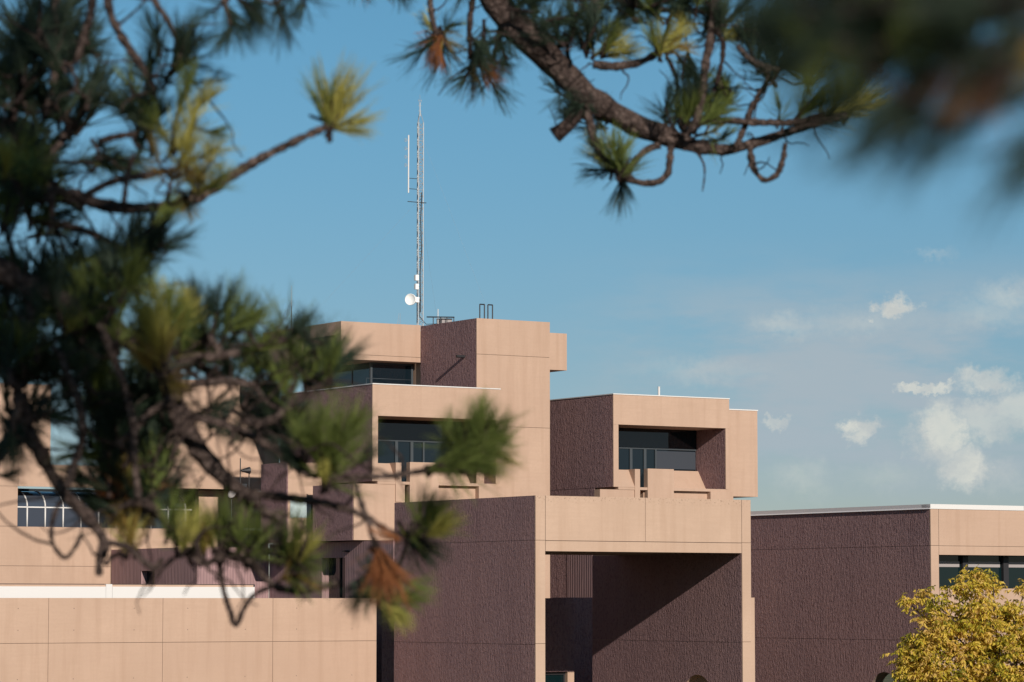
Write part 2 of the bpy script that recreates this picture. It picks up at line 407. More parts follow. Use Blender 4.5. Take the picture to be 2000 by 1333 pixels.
# ------------------------------------------------------------------ terrace wall, low white roof edge
def terrace():
    T = Thing('terrace_wall', 'long smooth pink panel wall along the bottom left with level top', 'wall', 55, 114, GZ)
    panels_b(T, 114, [35.7, 40.7, 45.68, 50.64, 55.58, 60.54, 65.4], [GZ, -5.6, -1.60, .16], 'smooth')
    MB().box(35.7, 65.4, 114.04, 114.5, GZ, .14).build('core', 'joint', T)
    m = MB()
    for i in range(6):
        for j, z in enumerate((-1.1, -.25, -3.0)):
            for q in (1.1, 3.7): m.tube((40.7+i*4.96-4.96+q, 113.998, z), (40.7+i*4.96-4.96+q, 114.02, z), .022, n=8)
    o = m.build('tie_hole', 'joint', T); o['kind'] = 'stuff'
    me = MB().box(35, 65.3, 114.5, 129, GZ, -.9)
    o = me.build('terrace', 'roof', Thing('terrace_floor', 'roof terrace behind the long pink wall', 'terrace', 50, 120, GZ))
    T = Thing('low_roof', 'low flat roof with broad white metal edge behind the long pink wall', 'roof', 52, 118, -.9)
    MB().box(36, 60.70, 116.04, 118.5, -.9, .70).build('wall', 'smooth', T)
    for a, e in ((36, 44.9), (44.91, 54.0), (54.01, 54.28), (54.29, 60.73)):
        MB().box(a, e, 115.98, 118.5, -.2, .62 if e != 54.28 else .72).build('roof_edge', 'white', T)
    for a, e in ((36, 53.99), (54.3, 60.8)):
        MB().box(a, e, 116.1, 118.4, .63, .73).build('roof_membrane', 'dark', T)
terrace()

# ------------------------------------------------------------------ towers with their hooded bays
BF = 119.92
def bay(T, o, scrim=False):
    zt, zb, zo = 9.55, 5.29, 8.17
    aL, aR, aE = o+.28, o+6.39, o+6.61
    b1 = 122.25
    MB().box(o+.04, aE, BF+.05, b1+3.5, 8.22, zt-.02).build('roof_slab', 'joint', T)
    panels_b(T, BF, [o, aE], [zo, zt], 'smooth')
    panels_b(T, BF, [o, aL], [zb, zo-.004], 'smooth'); panels_b(T, BF, [aR, aE], [zb, zo-.004], 'smooth')
    panels_a(T, o, [BF+.064, 127.6], [zb, zt-.004], 'hammer', th=.3)
    MB().box(aR, aE-.02, BF+.064, b1+3, zb+.002, 8.2).build('hammered_panel', 'hammer', T)
    MB().box(o+.3, aR, BF+.064, b1+.4, zo+.006, 8.25).build('soffit', 'smooth', T)
    MB().box(o-.02, aE+.02, BF-.03, BF+.5, zt, zt+.045).build('coping', 'white', T)
    MB().box(o-.02, o+.5, BF+.5, 127.6, zt, zt+.045).build('coping', 'coping', T)
    MB().box(o+.28, aR, BF+.02, b1+.3, zb-.12, zb+.004).build('floor_slab', 'smooth', T)
    # window wall at the back of the hood
    MB().box(o+.3, aR, b1+.02, b1+.2, 7.26, zo+.01).build('fascia', 'glass', T)
    MB().box(o+.3, aR, b1+.02, b1+.2, zb, 6.2).build('spandrel', 'dark', T)
    xs = [o+.3, o+2.55, o+3.35, o+4.0, aR]
    for i in range(4):
        p = MB().box(xs[i]+.04, xs[i+1]-.04, b1+.05, b1+.08, 6.2, 7.26).build('door' if i == 1 else 'window_pane', 'glass', T)
        f = MB().box(xs[i]-.04, xs[i]+.04, b1-.01, b1+.1, 6.2, 7.26).box(xs[i]+.04, xs[i+1]-.04, b1-.008, b1+.1, 7.2, 7.28)
        if i in (1, 2): f.box(xs[i]+.04, xs[i]+.11, b1, b1+.1, 5.4, 7.2)
        f.build('frame', 'frame', T, p)
        if i == 3 and scrim: MB().box(xs[i]+.05, xs[i+1]-.06, b1+.035, b1+.048, 6.30, 7.14).build('blind', 'scrim', T, p)
    MB().box(o+2.6, o+3.3, b1+.0, b1+.02, zb, 6.2).build('door_leaf', 'glass', T)
    # battered sills, blade and parapet with the slot between them
    MB().prism_a(aL+.002, o+1.19, [(BF+.004, zb), (BF+.52, 6.11), (BF+.70, 6.11), (BF+.70, zb)]).build('sill', 'smooth', T)
    MB().box(o+1.19, o+1.48, BF-.004, BF+.75, 4.4, 6.13).build('blade', 'smooth', T)
    MB().box(o+1.91, o+3.39, BF-.006, BF+.30, 4.4, 6.17).build('parapet', 'smooth', T)
    MB().prism_a(o+3.37, aR-.002, [(121.5, zb+.03), (122.15, 6.22), (122.24, 6.22), (122.24, zb+.03)]).build('sill', 'smooth', T)

def tower_left():
    T = Thing('left_tower', 'tall stepped tower with hooded bay, plain stair shaft and overhanging top storey', 'building', 72, 125, GZ)
    o = 68.56
    bay(T, o)
    # base with ribbed flank and a doorway
    MB().box(68.2, 68.6, 117.44, 121.64, GZ, 2.66).box(68.2, 68.6, 123.79, 128.80, GZ, 2.66).box(68.2, 68.6, 121.64, 123.79, 1.96, 2.66).box(68.2, 68.6, 121.64, 123.79, GZ, -.8).build('ribbed_wall', 'rib', T)
    MB().box(68.6, 74.5, 117.44, 128.8, GZ, 2.64).build('base', 'smooth', T)
    d = MB().box(68.56, 68.598, 121.64, 123.79, -.8, 1.96).build('door', 'glass', T)
    MB().box(68.5, 68.57, 122.66, 122.74, -.8, 1.96).box(68.5, 68.57, 121.64, 121.7, -.8, 1.96).build('frame', 'dark', T, d)
    MB().box(67.95, 68.2, 121.3, 121.5, 2.2, 2.27).build('wall_lamp', 'dark', T)
    # lower block, split by the slot
    MB().box(67.7, 75.3, 121.0, 123.6, 2.74, 5.16).box(68.6, 75.3, 123.6, 128, 2.74, 9).build('core', 'joint', T)
    panels_b(T, BF+.05, [67.66, 70.25], [2.70, 5.17], 'smooth', th=1.1)
    panels_b(T, BF+.30, [70.59, 74.05], [2.70, 5.17], 'smooth', th=.85)
    panels_b(T, BF-.01, [74.05, 75.36], [2.70, 5.18], 'smooth', th=1.1)
    panels_a(T, 67.64, [BF+.12, 123.65], [2.69, 5.175], 'hammer')
    MB().box(66.84, 68.6, 124.5, 127, 2.66, 6.25).build('side_bay', 'smooth', T)
    panels_a(T, 66.78, [124.51, 126.98], [2.67, 6.24], 'hammer')
    w = MB().box(66.95, 68.0, 124.47, 124.51, 3.77, 4.61).build('window_pane', 'pale_glass', T)
    MB().box(66.90, 68.05, 124.45, 124.495, 4.61, 4.68).box(68.0, 68.06, 124.45, 124.495, 3.7, 4.61).build('frame', 'frame', T, w)
    # shaft
    bs, at_, a9 = 120.92, 74.55, 78.50
    MB().box(at_+.04, a9, bs+.04, 125.89, GZ, 12.79).build('core', 'joint', T)
    panels_b(T, bs, [at_, a9], [GZ, 2.39, 7.95, 11.2, 12.83], 'smooth')
    panels_a(T, at_, [bs+.064, 125.9], [9.3, 12.83], 'hammer')
    MB().box(at_+.1, 79.8, 125.9, 132, GZ, 12.60).build('core', 'smooth', T)
    MB().tube((at_, 121.99, 11.15), (at_-.42, 121.99, 11.15), .07, n=10).build('drain_spout', 'dark', T)
    # small box hanging off the far side of the shaft
    MB().box(78.2, 80.77, 122.95, 125.6, 10.82, 12.55).build('side_box', 'smooth', T)
    # top storey
    bu, au = 125.88, 70.29
    zb, zt = 11.13, 12.87
    MB().box(au+.04, 74.5, bu+.04, 133.5, zb+.01, zt-.02).build('core', 'joint', T)
    panels_b(T, bu, [au, 74.53], [zb, 11.36, zt], 'smooth')
    panels_a(T, au, [bu+.064, 126.42, 129.6, 133.55], [zb, 11.43, 12.26, zt], 'smooth', skip=((1, 1),))
    w = MB().box(au+.04, au+.07, 126.42, 129.6, 11.43, 12.26).build('window', 'glass', T)
    MB().box(au+.0, au+.06, 127.9, 127.96, 11.43, 12.26).build('mullion', 'dark', T, w)
    MB().box(au+.06, 74.5, bu+.08, 133.4, zb-.03, zb+.008).build('soffit', 'smooth', T)
    # recessed glazing under it
    g = (72.28, 126.6)
    MB().box(g[0]+.1, 74.5, g[1]+.25, 133, 9.4, zb-.02).build('room_back', 'interior', T)
    for k, (b0, b1) in enumerate(((126.68, 128.3), (128.38, 130.4), (130.48, 132.9))):
        MB().box(g[0], g[0]+.03, b0, b1, 9.4, zb-.03).build('window_pane', 'glass', T)
        MB().box(g[0]-.02, g[0]+.06, b1, b1+.08, 9.4, zb-.03).build('mullion', 'frame', T)
    MB().box(g[0]+.07, 74.55, g[1], g[1]+.03, 9.4, zb-.03).build('window_pane', 'glass', T)
    MB().box(g[0]-.03, g[0]+.07, g[1]-.03, g[1]+.08, 9.4, zb-.03).box(g[0]+.07, 74.5, g[1]-.02, g[1]+.06, zb-.11, zb-.03).build('mullion', 'frame', T)
    MB().box(74.44, 74.54, g[1]-.03, g[1]+.05, 9.4, zb-.1).build('mullion', 'frame', T)
    # roof of the bay with its guard rail
    MB().box(o+.3, 75, BF+.5, 128.5, 9.2, 9.50).build('roof', 'roof', T)
    MB().box(o+.04, o+.4, 127.6, 128.6, 5.2, 9.52).build('wall', 'hammer', T)
    MB().box(72.4, 74.6, 128.5, 133.3, 2, 9.45).build('core', 'smooth', T)
    r = MB().tube((71.7, 126.0, 10.30), (74.1, 126.0, 10.30), .014, n=6)
    for x in (71.7,): r.tube((x, 126.0, 9.5), (x, 126.0, 10.30), .012, n=6)
    r.build('guard_rail', 'frame', T, smooth=True)
tower_left()

def tower_right():
    T = Thing('right_tower', 'shorter tower with a hooded bay window and plain side block beside the tall tower', 'building', 85, 125, GZ)
    o = 81.34
    bay(T, o, True)
    MB().box(o+.04, 88.5, 121.54, 131, GZ, 5.25).build('core', 'smooth', T)
    panels_a(T, o, [121.5, 127.58], [GZ, 2.39, 5.27], 'hammer')
    panels_a(T, o, [127.6, 133], [GZ, 5.29, 9.55], 'hammer', th=.3)
    MB().box(o-.012, o, 121.69, 123.85, -2, 2.3).build('ribbed_panel', 'rib', T)
    # band below the bay, cut by the slot, and the foot beside it
    MB().box(80.62, 82.85, BF+.05, 120.45, 4.35, 5.165).build('band', 'smooth', T)
    MB().box(83.2, 86.83, BF+.28, 121.4, GZ, 5.16).build('band', 'smooth', T)
    MB().box(86.83, 88.15, BF-.01, 121.4, GZ, 5.17).build('foot', 'smooth', T)
    MB().box(87.9, 90.72, 121.42, 127, 5.03, 9.16).build('side_block', 'smooth', T)
    MB().box(87.96, 90.75, 121.39, 121.8, 9.16, 9.21).build('coping', 'white', T)
    MB().box(o+.3, 88, BF+.5, 131, 9.2, 9.50).build('roof', 'roof', T)
    MB().box(o+.3, 87.9, 124, 131, 5.2, 9.3).build('core', 'smooth', T)
tower_right()

# ------------------------------------------------------------------ wing with the glazed vault, far left
def vault_wing():
    T = Thing('vault_wing', 'low pink wing with a glazed barrel vault in a long slot behind the pine', 'building', 62, 142, GZ)
    b = 138.0
    panels_b(T, b, [46, 52.5, 59.65], [3.57, 5.45, 10.3], 'smooth'); panels_b(T, b, [59.67, 61.29], [5.45, 10.3], 'smooth')
    panels_b(T, b, [61.31, 69.15], [5.45, 6.5], 'smooth')
    panels_b(T, b, [69.17, 73.0], [3.61, 5.44], 'smooth')
    panels_b(T, b, [46, 55.5, 64.48, 73.0], [-.9, 1.7, 3.55], 'smooth')
    MB().box(46, 59.65, b+.05, b+.5, 3.5, 10.28).box(59.65, 61.29, b+.05, b+.5, 5.48, 10.28).box(46, 73, b+.05, b+.5, -.9, 3.54).box(61.29, 69.1, b+.05, b+.5, 5.48, 6.48).box(69.2, 73, b+.05, b+.5, 3.62, 5.42).build('core', 'joint', T)
    MB().box(46, 61.2, b+.5, b+9, 5.6, 10.2).build('core', 'smooth', T)
    MB().box(59.6, 73, b+4, b+8, 2.6, 5.5).build('room_back', 'interior', T)
    # glazed barrel vault
    b0 = b+.65; Rr = 1.2; z0 = 3.5; zs = 4.50; hh = .78
    xs = [59.50+.927*i for i in range(11)]
    for i, x in enumerate(xs):
        pts = [(x, b0, z0), (x, b0, zs)] + [(x, b0 + Rr*(1-cos(t*pi/2/6)), zs + hh*sin(t*pi/2/6)) for t in range(1, 7)]
        MB().path(pts, .040, 6).build('vault_rib', 'white', T, smooth=True)
        if i < len(xs)-1:
            MB().box(x+.03, x+.897, b0+.01, b0+.03, z0, zs-.02).build('window_pane', 'vault_glass', T)
            m = MB(); cs = [(b0+.02 + Rr*(1-cos(t*pi/2/6)), zs + hh*sin(t*pi/2/6)) for t in range(7)]
            for (p0, q0), (p1, q1) in zip(cs, cs[1:]):
                k = len(m.v); m.v += [(x+.02, p0, q0), (x+.907, p0, q0), (x+.907, p1, q1), (x+.02, p1, q1)]; m.f.append((k, k+1, k+2, k+3))
            m.build('vault_pane', 'vault_glass', T, smooth=True)
    MB().box(59.7, 69.1, b0-.02, b0+.02, zs-.035, zs+.025).build('rail', 'white', T)
    T3 = Thing('ribbed_block', 'low ribbed block with a dark doorway between the pine limbs and the white roof edge', 'building', 66, 133, -.9)
    MB().box(64.5, 68.2, 128.85, 129.15, -.9, 2.50).build('ribbed_wall', 'rib', T3)
    MB().box(64.5, 64.9, 129.15, 133.21, -.9, 2.5).box(64.5, 64.9, 134.64, 137.95, -.9, 2.5).box(64.5, 64.9, 133.21, 134.64, 1.46, 2.5).build('ribbed_wall', 'rib', T3)
    MB().box(64.9, 68.6, 129.15, 137.9, 2.2, 2.47).build('roof', 'roof', T3)
    d = MB().box(64.8, 64.86, 133.21, 134.64, -.9, 1.46).build('door', 'glass', T3)
    MB().box(64.76, 64.8, 133.21, 133.3, -.9, 1.46).build('frame', 'dark', T3, d)
    MB().tube((64.42, 137.6, -.2), (64.42, 137.6, .3), .06, n=6).build('bracket', 'galv', T3)
    T2 = Thing('middle_tower', 'pink tower block half hidden by the pine left of the tall tower', 'building', 70, 140, 5)
    bb = 137.1
    panels_b(T2, bb, [67.0, 73.1], [5.48, 8.1, 10.75], 'smooth')
    MB().box(67.04, 73, bb+.05, 144, 5.5, 10.7).build('core', 'joint', T2)
    panels_a(T2, 66.96, [bb+.065, 144], [5.48, 10.75], 'hammer')
vault_wing()

# ------------------------------------------------------------------ things on the roofs
def mast():
    a0, b0, z0 = 75.25, 127.2, 12.6
    T = Thing('antenna_mast', 'tall guyed lattice antenna mast with a white dish near its foot on the tower roof', 'mast', a0, b0, z0)
    zt = 22.65; r = .175
    legs = [(a0 + r*cos(t), b0 + r*sin(t)) for t in (R(100), R(220), R(340))]
    for x, y in legs: MB().tube((x, y, z0), (x, y, zt), .023, n=6).build('mast_leg', 'galv', T)
    m = MB(); n = 34
    for i in range(n):
        za, zb = z0+.1 + (zt-z0-.1)*i/n, z0+.1 + (zt-z0-.1)*(i+1)/n
        for k in range(3):
            p, q = legs[k], legs[(k+1) % 3]
            m.tube((*p, za), (*q, za), .013, n=4); 
            if i % 2: p, q = q, p
            m.tube((*p, za), (*q, zb), .012, n=4)
    o = m.build('lattice', 'galv', T); o['kind'] = 'stuff'
    tp = MB()
    for x, y in legs: tp.tube((x, y, zt), (a0, b0, zt+.55), .016, n=5)
    tp.build('mast_cap', 'galv', T)
    t = MB().tube((a0, b0, zt+.3), (a0, b0, 23.6), .03, .02, n=6)
    for z in (23.2, 23.45, 23.7): t.tube((a0-.1, b0, z), (a0+.1, b0, z), .012, n=4)
    for s in (-1, 1): t.tube((a0, b0, 23.45), (a0+s*.09, b0, 23.75), .008, n=4)
    t.tube((a0, b0, 23.55), (a0, b0, 23.98), .008, n=4); t.build('top_antenna', 'galv', T)
    # folded dipole array standing off the mast
    x = a0-.62
    s = MB().tube((x, b0, 19.25), (x, b0, 22.0), .034, n=6); s.build('side_antenna', 'white', T)
    d = MB()
    for z in (20.55, 20.95, 21.35, 21.75):
        d.tube((x, b0, z), (x-.14, b0, z), .012, n=4)
        d.path([(x-.13, b0, z-.07), (x-.20, b0, z-.07), (x-.20, b0, z+.07), (x-.13, b0, z+.07), (x-.13, b0, z-.07)], .011, 4)
    d.build('dipole', 'galv', T)
    k = MB().tube((x, b0, 19.95), (a0-.15, b0, 19.95), .016, n=5).tube((x, b0, 19.45), (a0-.15, b0, 19.45), .016, n=5)
    k.tube((a0-.72, b0-.1, 18.82), (a0+.30, b0-.1, 18.82), .02, n=5); k.build('stand_off_arm', 'frame', T)
    c = MB().path([(a0-.02, b0-.12, 13.6), (a0-.05, b0-.13, 15.5), (a0+.03, b0-.12, 16.5), (a0-.02, b0-.12, 18.0), (a0+.04, b0-.12, 19.3)], .025, 5)
    c.path([(a0-.10, b0-.14, 14.2), (a0-.08, b0-.14, 13.4), (a0+.25, b0-.2, 13.05), (a0+.9, b0-.2, 13.1)], .016, 5); c.build('cable', 'cable', T)
    for z in (15.1, 14.68): MB().box(a0-.33, a0-.16, b0-.2, b0-.05, z, z+.26).build('radio_box', 'dish', T)
    # dish: shallow bowl looking out to the left, with its drum behind
    m = MB(); ax = Vector((-.80, -.60, .02)).normalized(); u = ax.orthogonal().normalized(); v = ax.cross(u)
    ctr = Vector((a0-.72, b0-.42, 14.15)); rings = []
    prof = [(0, .0), (.10, .01), (.18, .03), (.24, .06), (.27, .09), (.27, -.02), (.19, -.09), (.10, -.12), (0.001, -.13)]
    for rr, h in prof:
        rings.append(len(m.v)); m.v += [tuple(ctr + ax*h + (u*cos(2*pi*i/20) + v*sin(2*pi*i/20))*rr) for i in range(20)]
    for p, q in zip(rings, rings[1:]): m.f += [(p+i, p+(i+1) % 20, q+(i+1) % 20, q+i) for i in range(20)]
    dsh = m.build('dish', 'dish', T, smooth=True)
    MB().box(a0-.52, a0-.20, b0-.32, b0-.1, 14.05, 14.30).build('dish_radio', 'dish', T, dsh)
    MB().tube((a0-.22, b0-.15, 14.18), (a0+.02, b0-.05, 14.18), .05, n=6).build('bracket', 'dark', T, dsh)
    for (ga, gb, gz, h) in ((70.8, 131, 12.8, 19.0), (79, 131.5, 12.6, 19.0), (79.5, 127, 12.6, 22.2)):
        MB().tube((ga, gb, gz), (a0, b0, h), .0022, n=4).build('guy_wire', 'galv', T)
mast()

def roof_things():
    T = Thing('roof_ladder', 'pair of black hooped ladder rails standing on the stair shaft roof', 'ladder', 76.3, 123, 12.8)
    for a in (76.0, 76.44):
        MB().path([(a, 123, 12.78), (a, 123, 13.70), (a+.25, 123, 13.70), (a+.25, 123, 12.78)], .03, 6).build('grab_rail', 'dark', T)
    T = Thing('roof_railing', 'low dark pipe railing on the tower roof right of the mast', 'railing', 75.6, 126, 12.6)
    MB().tube((75.0, 126.1, 13.3), (76.5, 126.1, 13.36), .03, n=6).build('rail', 'dark', T)
    for a in (75.35, 75.75, 76.1, 76.48): MB().tube((a, 126.1, 12.6), (a, 126.1, 13.33), .022, n=6).build('post', 'dark', T)
    T = Thing('equipment_box', 'small pale metal box on the tower roof under the railing', 'box', 76.1, 126.5, 12.6)
    MB().box(75.95, 76.5, 126.3, 126.8, 12.6, 13.28).build('cabinet', 'blind', T); MB().box(75.93, 76.52, 126.28, 126.82, 13.28, 13.31).build('lid', 'white', T)
    T = Thing('short_antenna', 'short white rod antenna beside the pale roof box', 'antenna', 75.72, 126, 12.6)
    MB().tube((75.73, 126.3, 12.6), (75.73, 126.3, 13.72), .02, n=6).build('rod', 'white', T)
    T = Thing('vent_pipe', 'white vent pipe on the roof of the shorter tower', 'pipe', 85.36, 122, 9.5)
    MB().tube((85.36, 122, 9.5), (85.36, 122, 10.14), .055, n=10).build('pipe', 'white', T); MB().tube((85.36, 122, 10.14), (85.36, 122, 10.17), .065, n=10).build('collar', 'white', T)
    T = Thing('whip_antenna', 'thin tapering whip antenna on the left end of the top storey roof', 'antenna', 70.06, 131, 12.8)
    MB().tube((70.46, 131, 12.8), (70.46, 131, 14.0), .03, .02, n=6).build('lower_rod', 'frame', T); MB().tube((70.46, 131, 14.0), (70.46, 131, 14.95), .016, .008, n=5).build('upper_rod', 'galv', T)
    for i, (a, dx, lab) in enumerate(((73.92, .1, 'slanting thin lightning rod on the roof edge, the one farther from the mast'), (74.06, .03, 'upright thin lightning rod on the roof edge nearest the mast'))):
        T = Thing('lightning_rod', lab, 'rod', a, 127, 12.85, 'lightning rods on the top storey roof')
        MB().tube((a, 127, 12.85), (a+dx, 127, 13.5), .014, .006, n=5).build('spike', 'galv', T)
    T = Thing('floodlight', 'black floodlight on two thin posts before the half hidden tower', 'lamp', 68, 131, 2.47)
    for a in (67.8, 68.26): MB().tube((a, 131, 2.47), (a, 131, 6.7 if a < 68 else 6.3), .026, n=6).build('post', 'dark', T)
    MB().tube((67.85, 131, 6.12), (68.28, 131, 6.14), .05, .17, n=10).build('lamp_head', 'dark', T)
    MB().box(67.85, 68.1, 130.9, 131.05, 5.26, 5.5).build('control_box', 'frame', T)
    T = Thing('small_dish', 'small white satellite dish on a post behind the forked pine limb', 'dish', 67.3, 131, 2.47)
    m = MB(); ax = Vector((-.75, -.6, .25)).normalized(); u = ax.orthogonal().normalized(); v = ax.cross(u); c = Vector((67.35, 130.9, 5.03)); rg = []
    for rr, h in ((.001, 0), (.10, .015), (.19, .05), (.19, .035), (.10, -.015), (.001, -.02)):
        rg.append(len(m.v)); m.v += [tuple(c + ax*h + (u*cos(2*pi*i/16) + v*sin(2*pi*i/16)*1.25)*rr) for i in range(16)]
    for p, q in zip(rg, rg[1:]): m.f += [(p+i, p+(i+1) % 16, q+(i+1) % 16, q+i) for i in range(16)]
    m.build('bowl', 'blind', T, smooth=True); MB().tube((67.35, 131, 2.47), (67.35, 131, 5.0), .022, n=6).build('post', 'dark', T)
roof_things()
#PINES
# ------------------------------------------------------------------ pines: limbs, twigs, needle tufts
FPX = 6144.0
def at(u, v, d):                       # a point in the photograph, d metres ahead of the camera
    X = (u-1000)/FPX; Y = (666.5-v)/FPX
    q = Vector((X, cos(PITCH)-Y*sin(PITCH), sin(PITCH)+Y*cos(PITCH)))
    return q*(d/q.y)
def bark(name, c1, c2):
    m = mat(name, c1, .95, 0, .1); t = NT(m)
    v = t.coord(); n1 = t.noise(v, 30, 5, .7); n2 = t.noise(v, 14, 3, .6)
    c = t.mix(t.ramp(n1, .35, .65), c1, c2); c = t.mix(t.ramp(n2, .4, .65, 0, .5), c, (c1[0]*.5, c1[1]*.5, c1[2]*.5))
    vo = t.n('ShaderNodeTexVoronoi', feature='DISTANCE_TO_EDGE'); vo.inputs['Scale'].default_value = 24; t.l(v, vo.inputs['Vector'])
    c = t.mix(t.ramp(vo.outputs['Distance'], .0, .16, .75, 0), c, (c1[0]*.35, c1[1]*.33, c1[2]*.33))
    t.l(c, t.b.inputs['Base Color']); t.bump(t.math('ADD', t.math('ADD', n1, n2), vo.outputs['Distance']), 1.0, .05); return m
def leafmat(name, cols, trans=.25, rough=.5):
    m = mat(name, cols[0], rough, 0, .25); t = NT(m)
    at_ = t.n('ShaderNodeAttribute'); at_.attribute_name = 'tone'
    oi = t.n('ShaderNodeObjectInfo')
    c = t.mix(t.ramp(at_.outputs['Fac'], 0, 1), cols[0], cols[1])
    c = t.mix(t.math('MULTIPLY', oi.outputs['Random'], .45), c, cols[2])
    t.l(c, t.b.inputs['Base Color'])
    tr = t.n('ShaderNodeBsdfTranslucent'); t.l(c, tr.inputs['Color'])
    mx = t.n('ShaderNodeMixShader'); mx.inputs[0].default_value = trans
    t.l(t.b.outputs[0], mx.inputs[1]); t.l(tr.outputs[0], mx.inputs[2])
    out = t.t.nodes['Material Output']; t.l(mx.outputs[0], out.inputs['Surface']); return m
M['bark'] = bark('grey_brown_bark', (.105, .072, .062), (.21, .15, .128))
M['dark_bark'] = bark('dark_twig_bark', (.065, .044, .040), (.135, .092, .078))
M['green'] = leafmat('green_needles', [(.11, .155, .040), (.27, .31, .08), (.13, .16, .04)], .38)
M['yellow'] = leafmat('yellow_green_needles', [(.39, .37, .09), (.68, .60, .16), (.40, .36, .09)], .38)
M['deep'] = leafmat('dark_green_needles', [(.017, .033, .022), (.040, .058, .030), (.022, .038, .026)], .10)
M['rust'] = leafmat('dead_rusty_needles', [(.30, .095, .032), (.46, .18, .07), (.26, .11, .045)])
M['dull'] = leafmat('dull_brown_needles', [(.14, .062, .034), (.20, .10, .055), (.10, .06, .035)])
M['tan'] = leafmat('yellowing_needles', [(.32, .19, .05), (.26, .25, .05), (.36, .17, .06)], .3)

def tuft_geo(rnd, n, spread=(12, 68), seg=2, sides=3, wid=.0062, shoot=True):
    vs, fs, mi, tone = [], [], [], []
    def tube(pts, rads, k, mat_i, tn):
        base = len(vs)
        for i, (p, r) in enumerate(zip(pts, rads)):
            d = (pts[min(i+1, len(pts)-1)] - pts[max(i-1, 0)]).normalized(); x = d.orthogonal().normalized(); y = d.cross(x)
            for j in range(k):
                vs.append(p + (x*cos(2*pi*j/k)+y*sin(2*pi*j/k))*r); tone.append(tn)
        for i in range(len(pts)-1):
            for j in range(k):
                a = base+i*k+j; b = base+i*k+(j+1) % k
                fs.append((a, b, b+k, a+k)); mi.append(mat_i)
    if shoot: tube([Vector((0, 0, -.28)), Vector((.01, 0, .1)), Vector((0, .01, .42))], [.045, .042, .022], 6, 1, .5)
    left = 0
    for _ in range(n):
        if left <= 0:                      # needles leave the shoot in bunches that fan a little
            left = rnd.randint(3, 8); s_ = rnd.random(); th_ = rnd.uniform(0, 2*pi)
            ps_ = spread[0] + (spread[1]-spread[0])*(rnd.random()**.9)*(1.2-.6*s_); L_ = rnd.uniform(.66, 1.0)
            cv = Vector((rnd.gauss(0, .09), rnd.gauss(0, .09), rnd.uniform(-.04, .10))); tn_ = .15+.6*rnd.random()
        left -= 1; stray = rnd.random() < .10
        s = min(1, max(0, s_ + rnd.gauss(0, .06))); z0 = -.14 + .54*s
        th = th_ + rnd.gauss(0, .16) + (rnd.gauss(0, 1.2) if stray else 0); ps = R(ps_ + rnd.gauss(0, 4.5) + (rnd.uniform(10, 60) if stray else 0))
        L = L_*rnd.uniform(.80, 1.06)*(1-.12*s)*(rnd.uniform(.4, .9) if stray else 1)
        rad = Vector((cos(th), sin(th), 0)); d = rad*sin(ps) + Vector((0, 0, cos(ps)))
        bend = cv + Vector((rnd.gauss(0, .03), rnd.gauss(0, .03), .04)) - rad*rnd.uniform(-.03, .12)*sin(ps)
        p = Vector((0, 0, z0)) + rad*.03
        pts = [p + d*(L*i/seg) + bend*((i/seg)**2) for i in range(seg+1)]
        w = wid*rnd.uniform(.8, 1.25)
        tube(pts, [w, w*.95, w*.3] if seg == 2 else [w, w*.3], sides, 0, min(1, max(0, tn_ + rnd.gauss(0, .1) + .2*s)))
    return vs, fs, mi, tone
def mesh_from(name, geo, mats):
    vs, fs, mi, tone = geo
    me = bpy.data.meshes.new(name); me.from_pydata([tuple(v) for v in vs], [], fs)
    for q in mats: me.materials.append(q)
    me.polygons.foreach_set('material_index', mi); me.polygons.foreach_set('use_smooth', [True]*len(fs))
    a = me.attributes.new('tone', 'FLOAT', 'POINT'); a.data.foreach_set('value', tone); return me
TUFT = {}
def tuft_mesh(kind, var):
    k = (kind, var)
    if k not in TUFT:
        rnd = random.Random(100 + var*7)
        n = (125, 100, 135, 85, 110, 85)[var % 6]; sp = ((8, 46), (12, 64), (6, 38), (12, 78), (8, 54), (4, 30))[var % 6]
        TUFT[k] = mesh_from('needle_tuft', tuft_geo(rnd, n, sp), [M[kind], M['dark_bark']])
    return TUFT[k]

def smooth_path(pts, step=.5):         # Catmull-Rom through (Vector, radius)
    out = []
    P = [pts[0]] + pts + [pts[-1]]
    for i in range(1, len(P)-2):
        (p0, r0), (p1, r1), (p2, r2), (p3, r3) = P[i-1], P[i], P[i+1], P[i+2]
        n = max(2, int((p2-p1).length/max(step*(r1+r2), .008)))
        n = min(n, 26)
        for k in range(n):
            t = k/n
            p = .5*((2*p1) + (p2-p0)*t + (2*p0-5*p1+4*p2-p3)*t*t + (3*p1-p0-3*p2+p3)*t**3)
            out.append((p, r1+(r2-r1)*t))
    out.append(pts[-1]); return out
def limb_mesh(name, path, rnd, sides=9, knob=.14, m='bark'):
    vs, fs = [], []; k = sides
    x = None
    for i, (p, r) in enumerate(path):
        d = (path[min(i+1, len(path)-1)][0] - path[max(i-1, 0)][0]).normalized()
        x = d.orthogonal().normalized() if x is None else (x - d*x.dot(d)).normalized()
        y = d.cross(x); kn = 1 + (rnd.gauss(0, knob*.6) if knob else 0)
        for j in range(k):
            rr = r*kn*(1+rnd.gauss(0, knob*.55))
            vs.append(p + (x*cos(2*pi*j/k)+y*sin(2*pi*j/k))*rr)
    for i in range(len(path)-1):
        for j in range(k):
            a = i*k+j; b = i*k+(j+1) % k; fs.append((a, b, b+k, a+k))
    n = len(path); fs.append(tuple(reversed(range(k)))); fs.append(tuple((n-1)*k+j for j in range(k)))
    me = bpy.data.meshes.new(name); me.from_pydata([tuple(v) for v in vs], [], fs); me.materials.append(M[m])
    me.polygons.foreach_set('use_smooth', [True]*len(fs)); return me

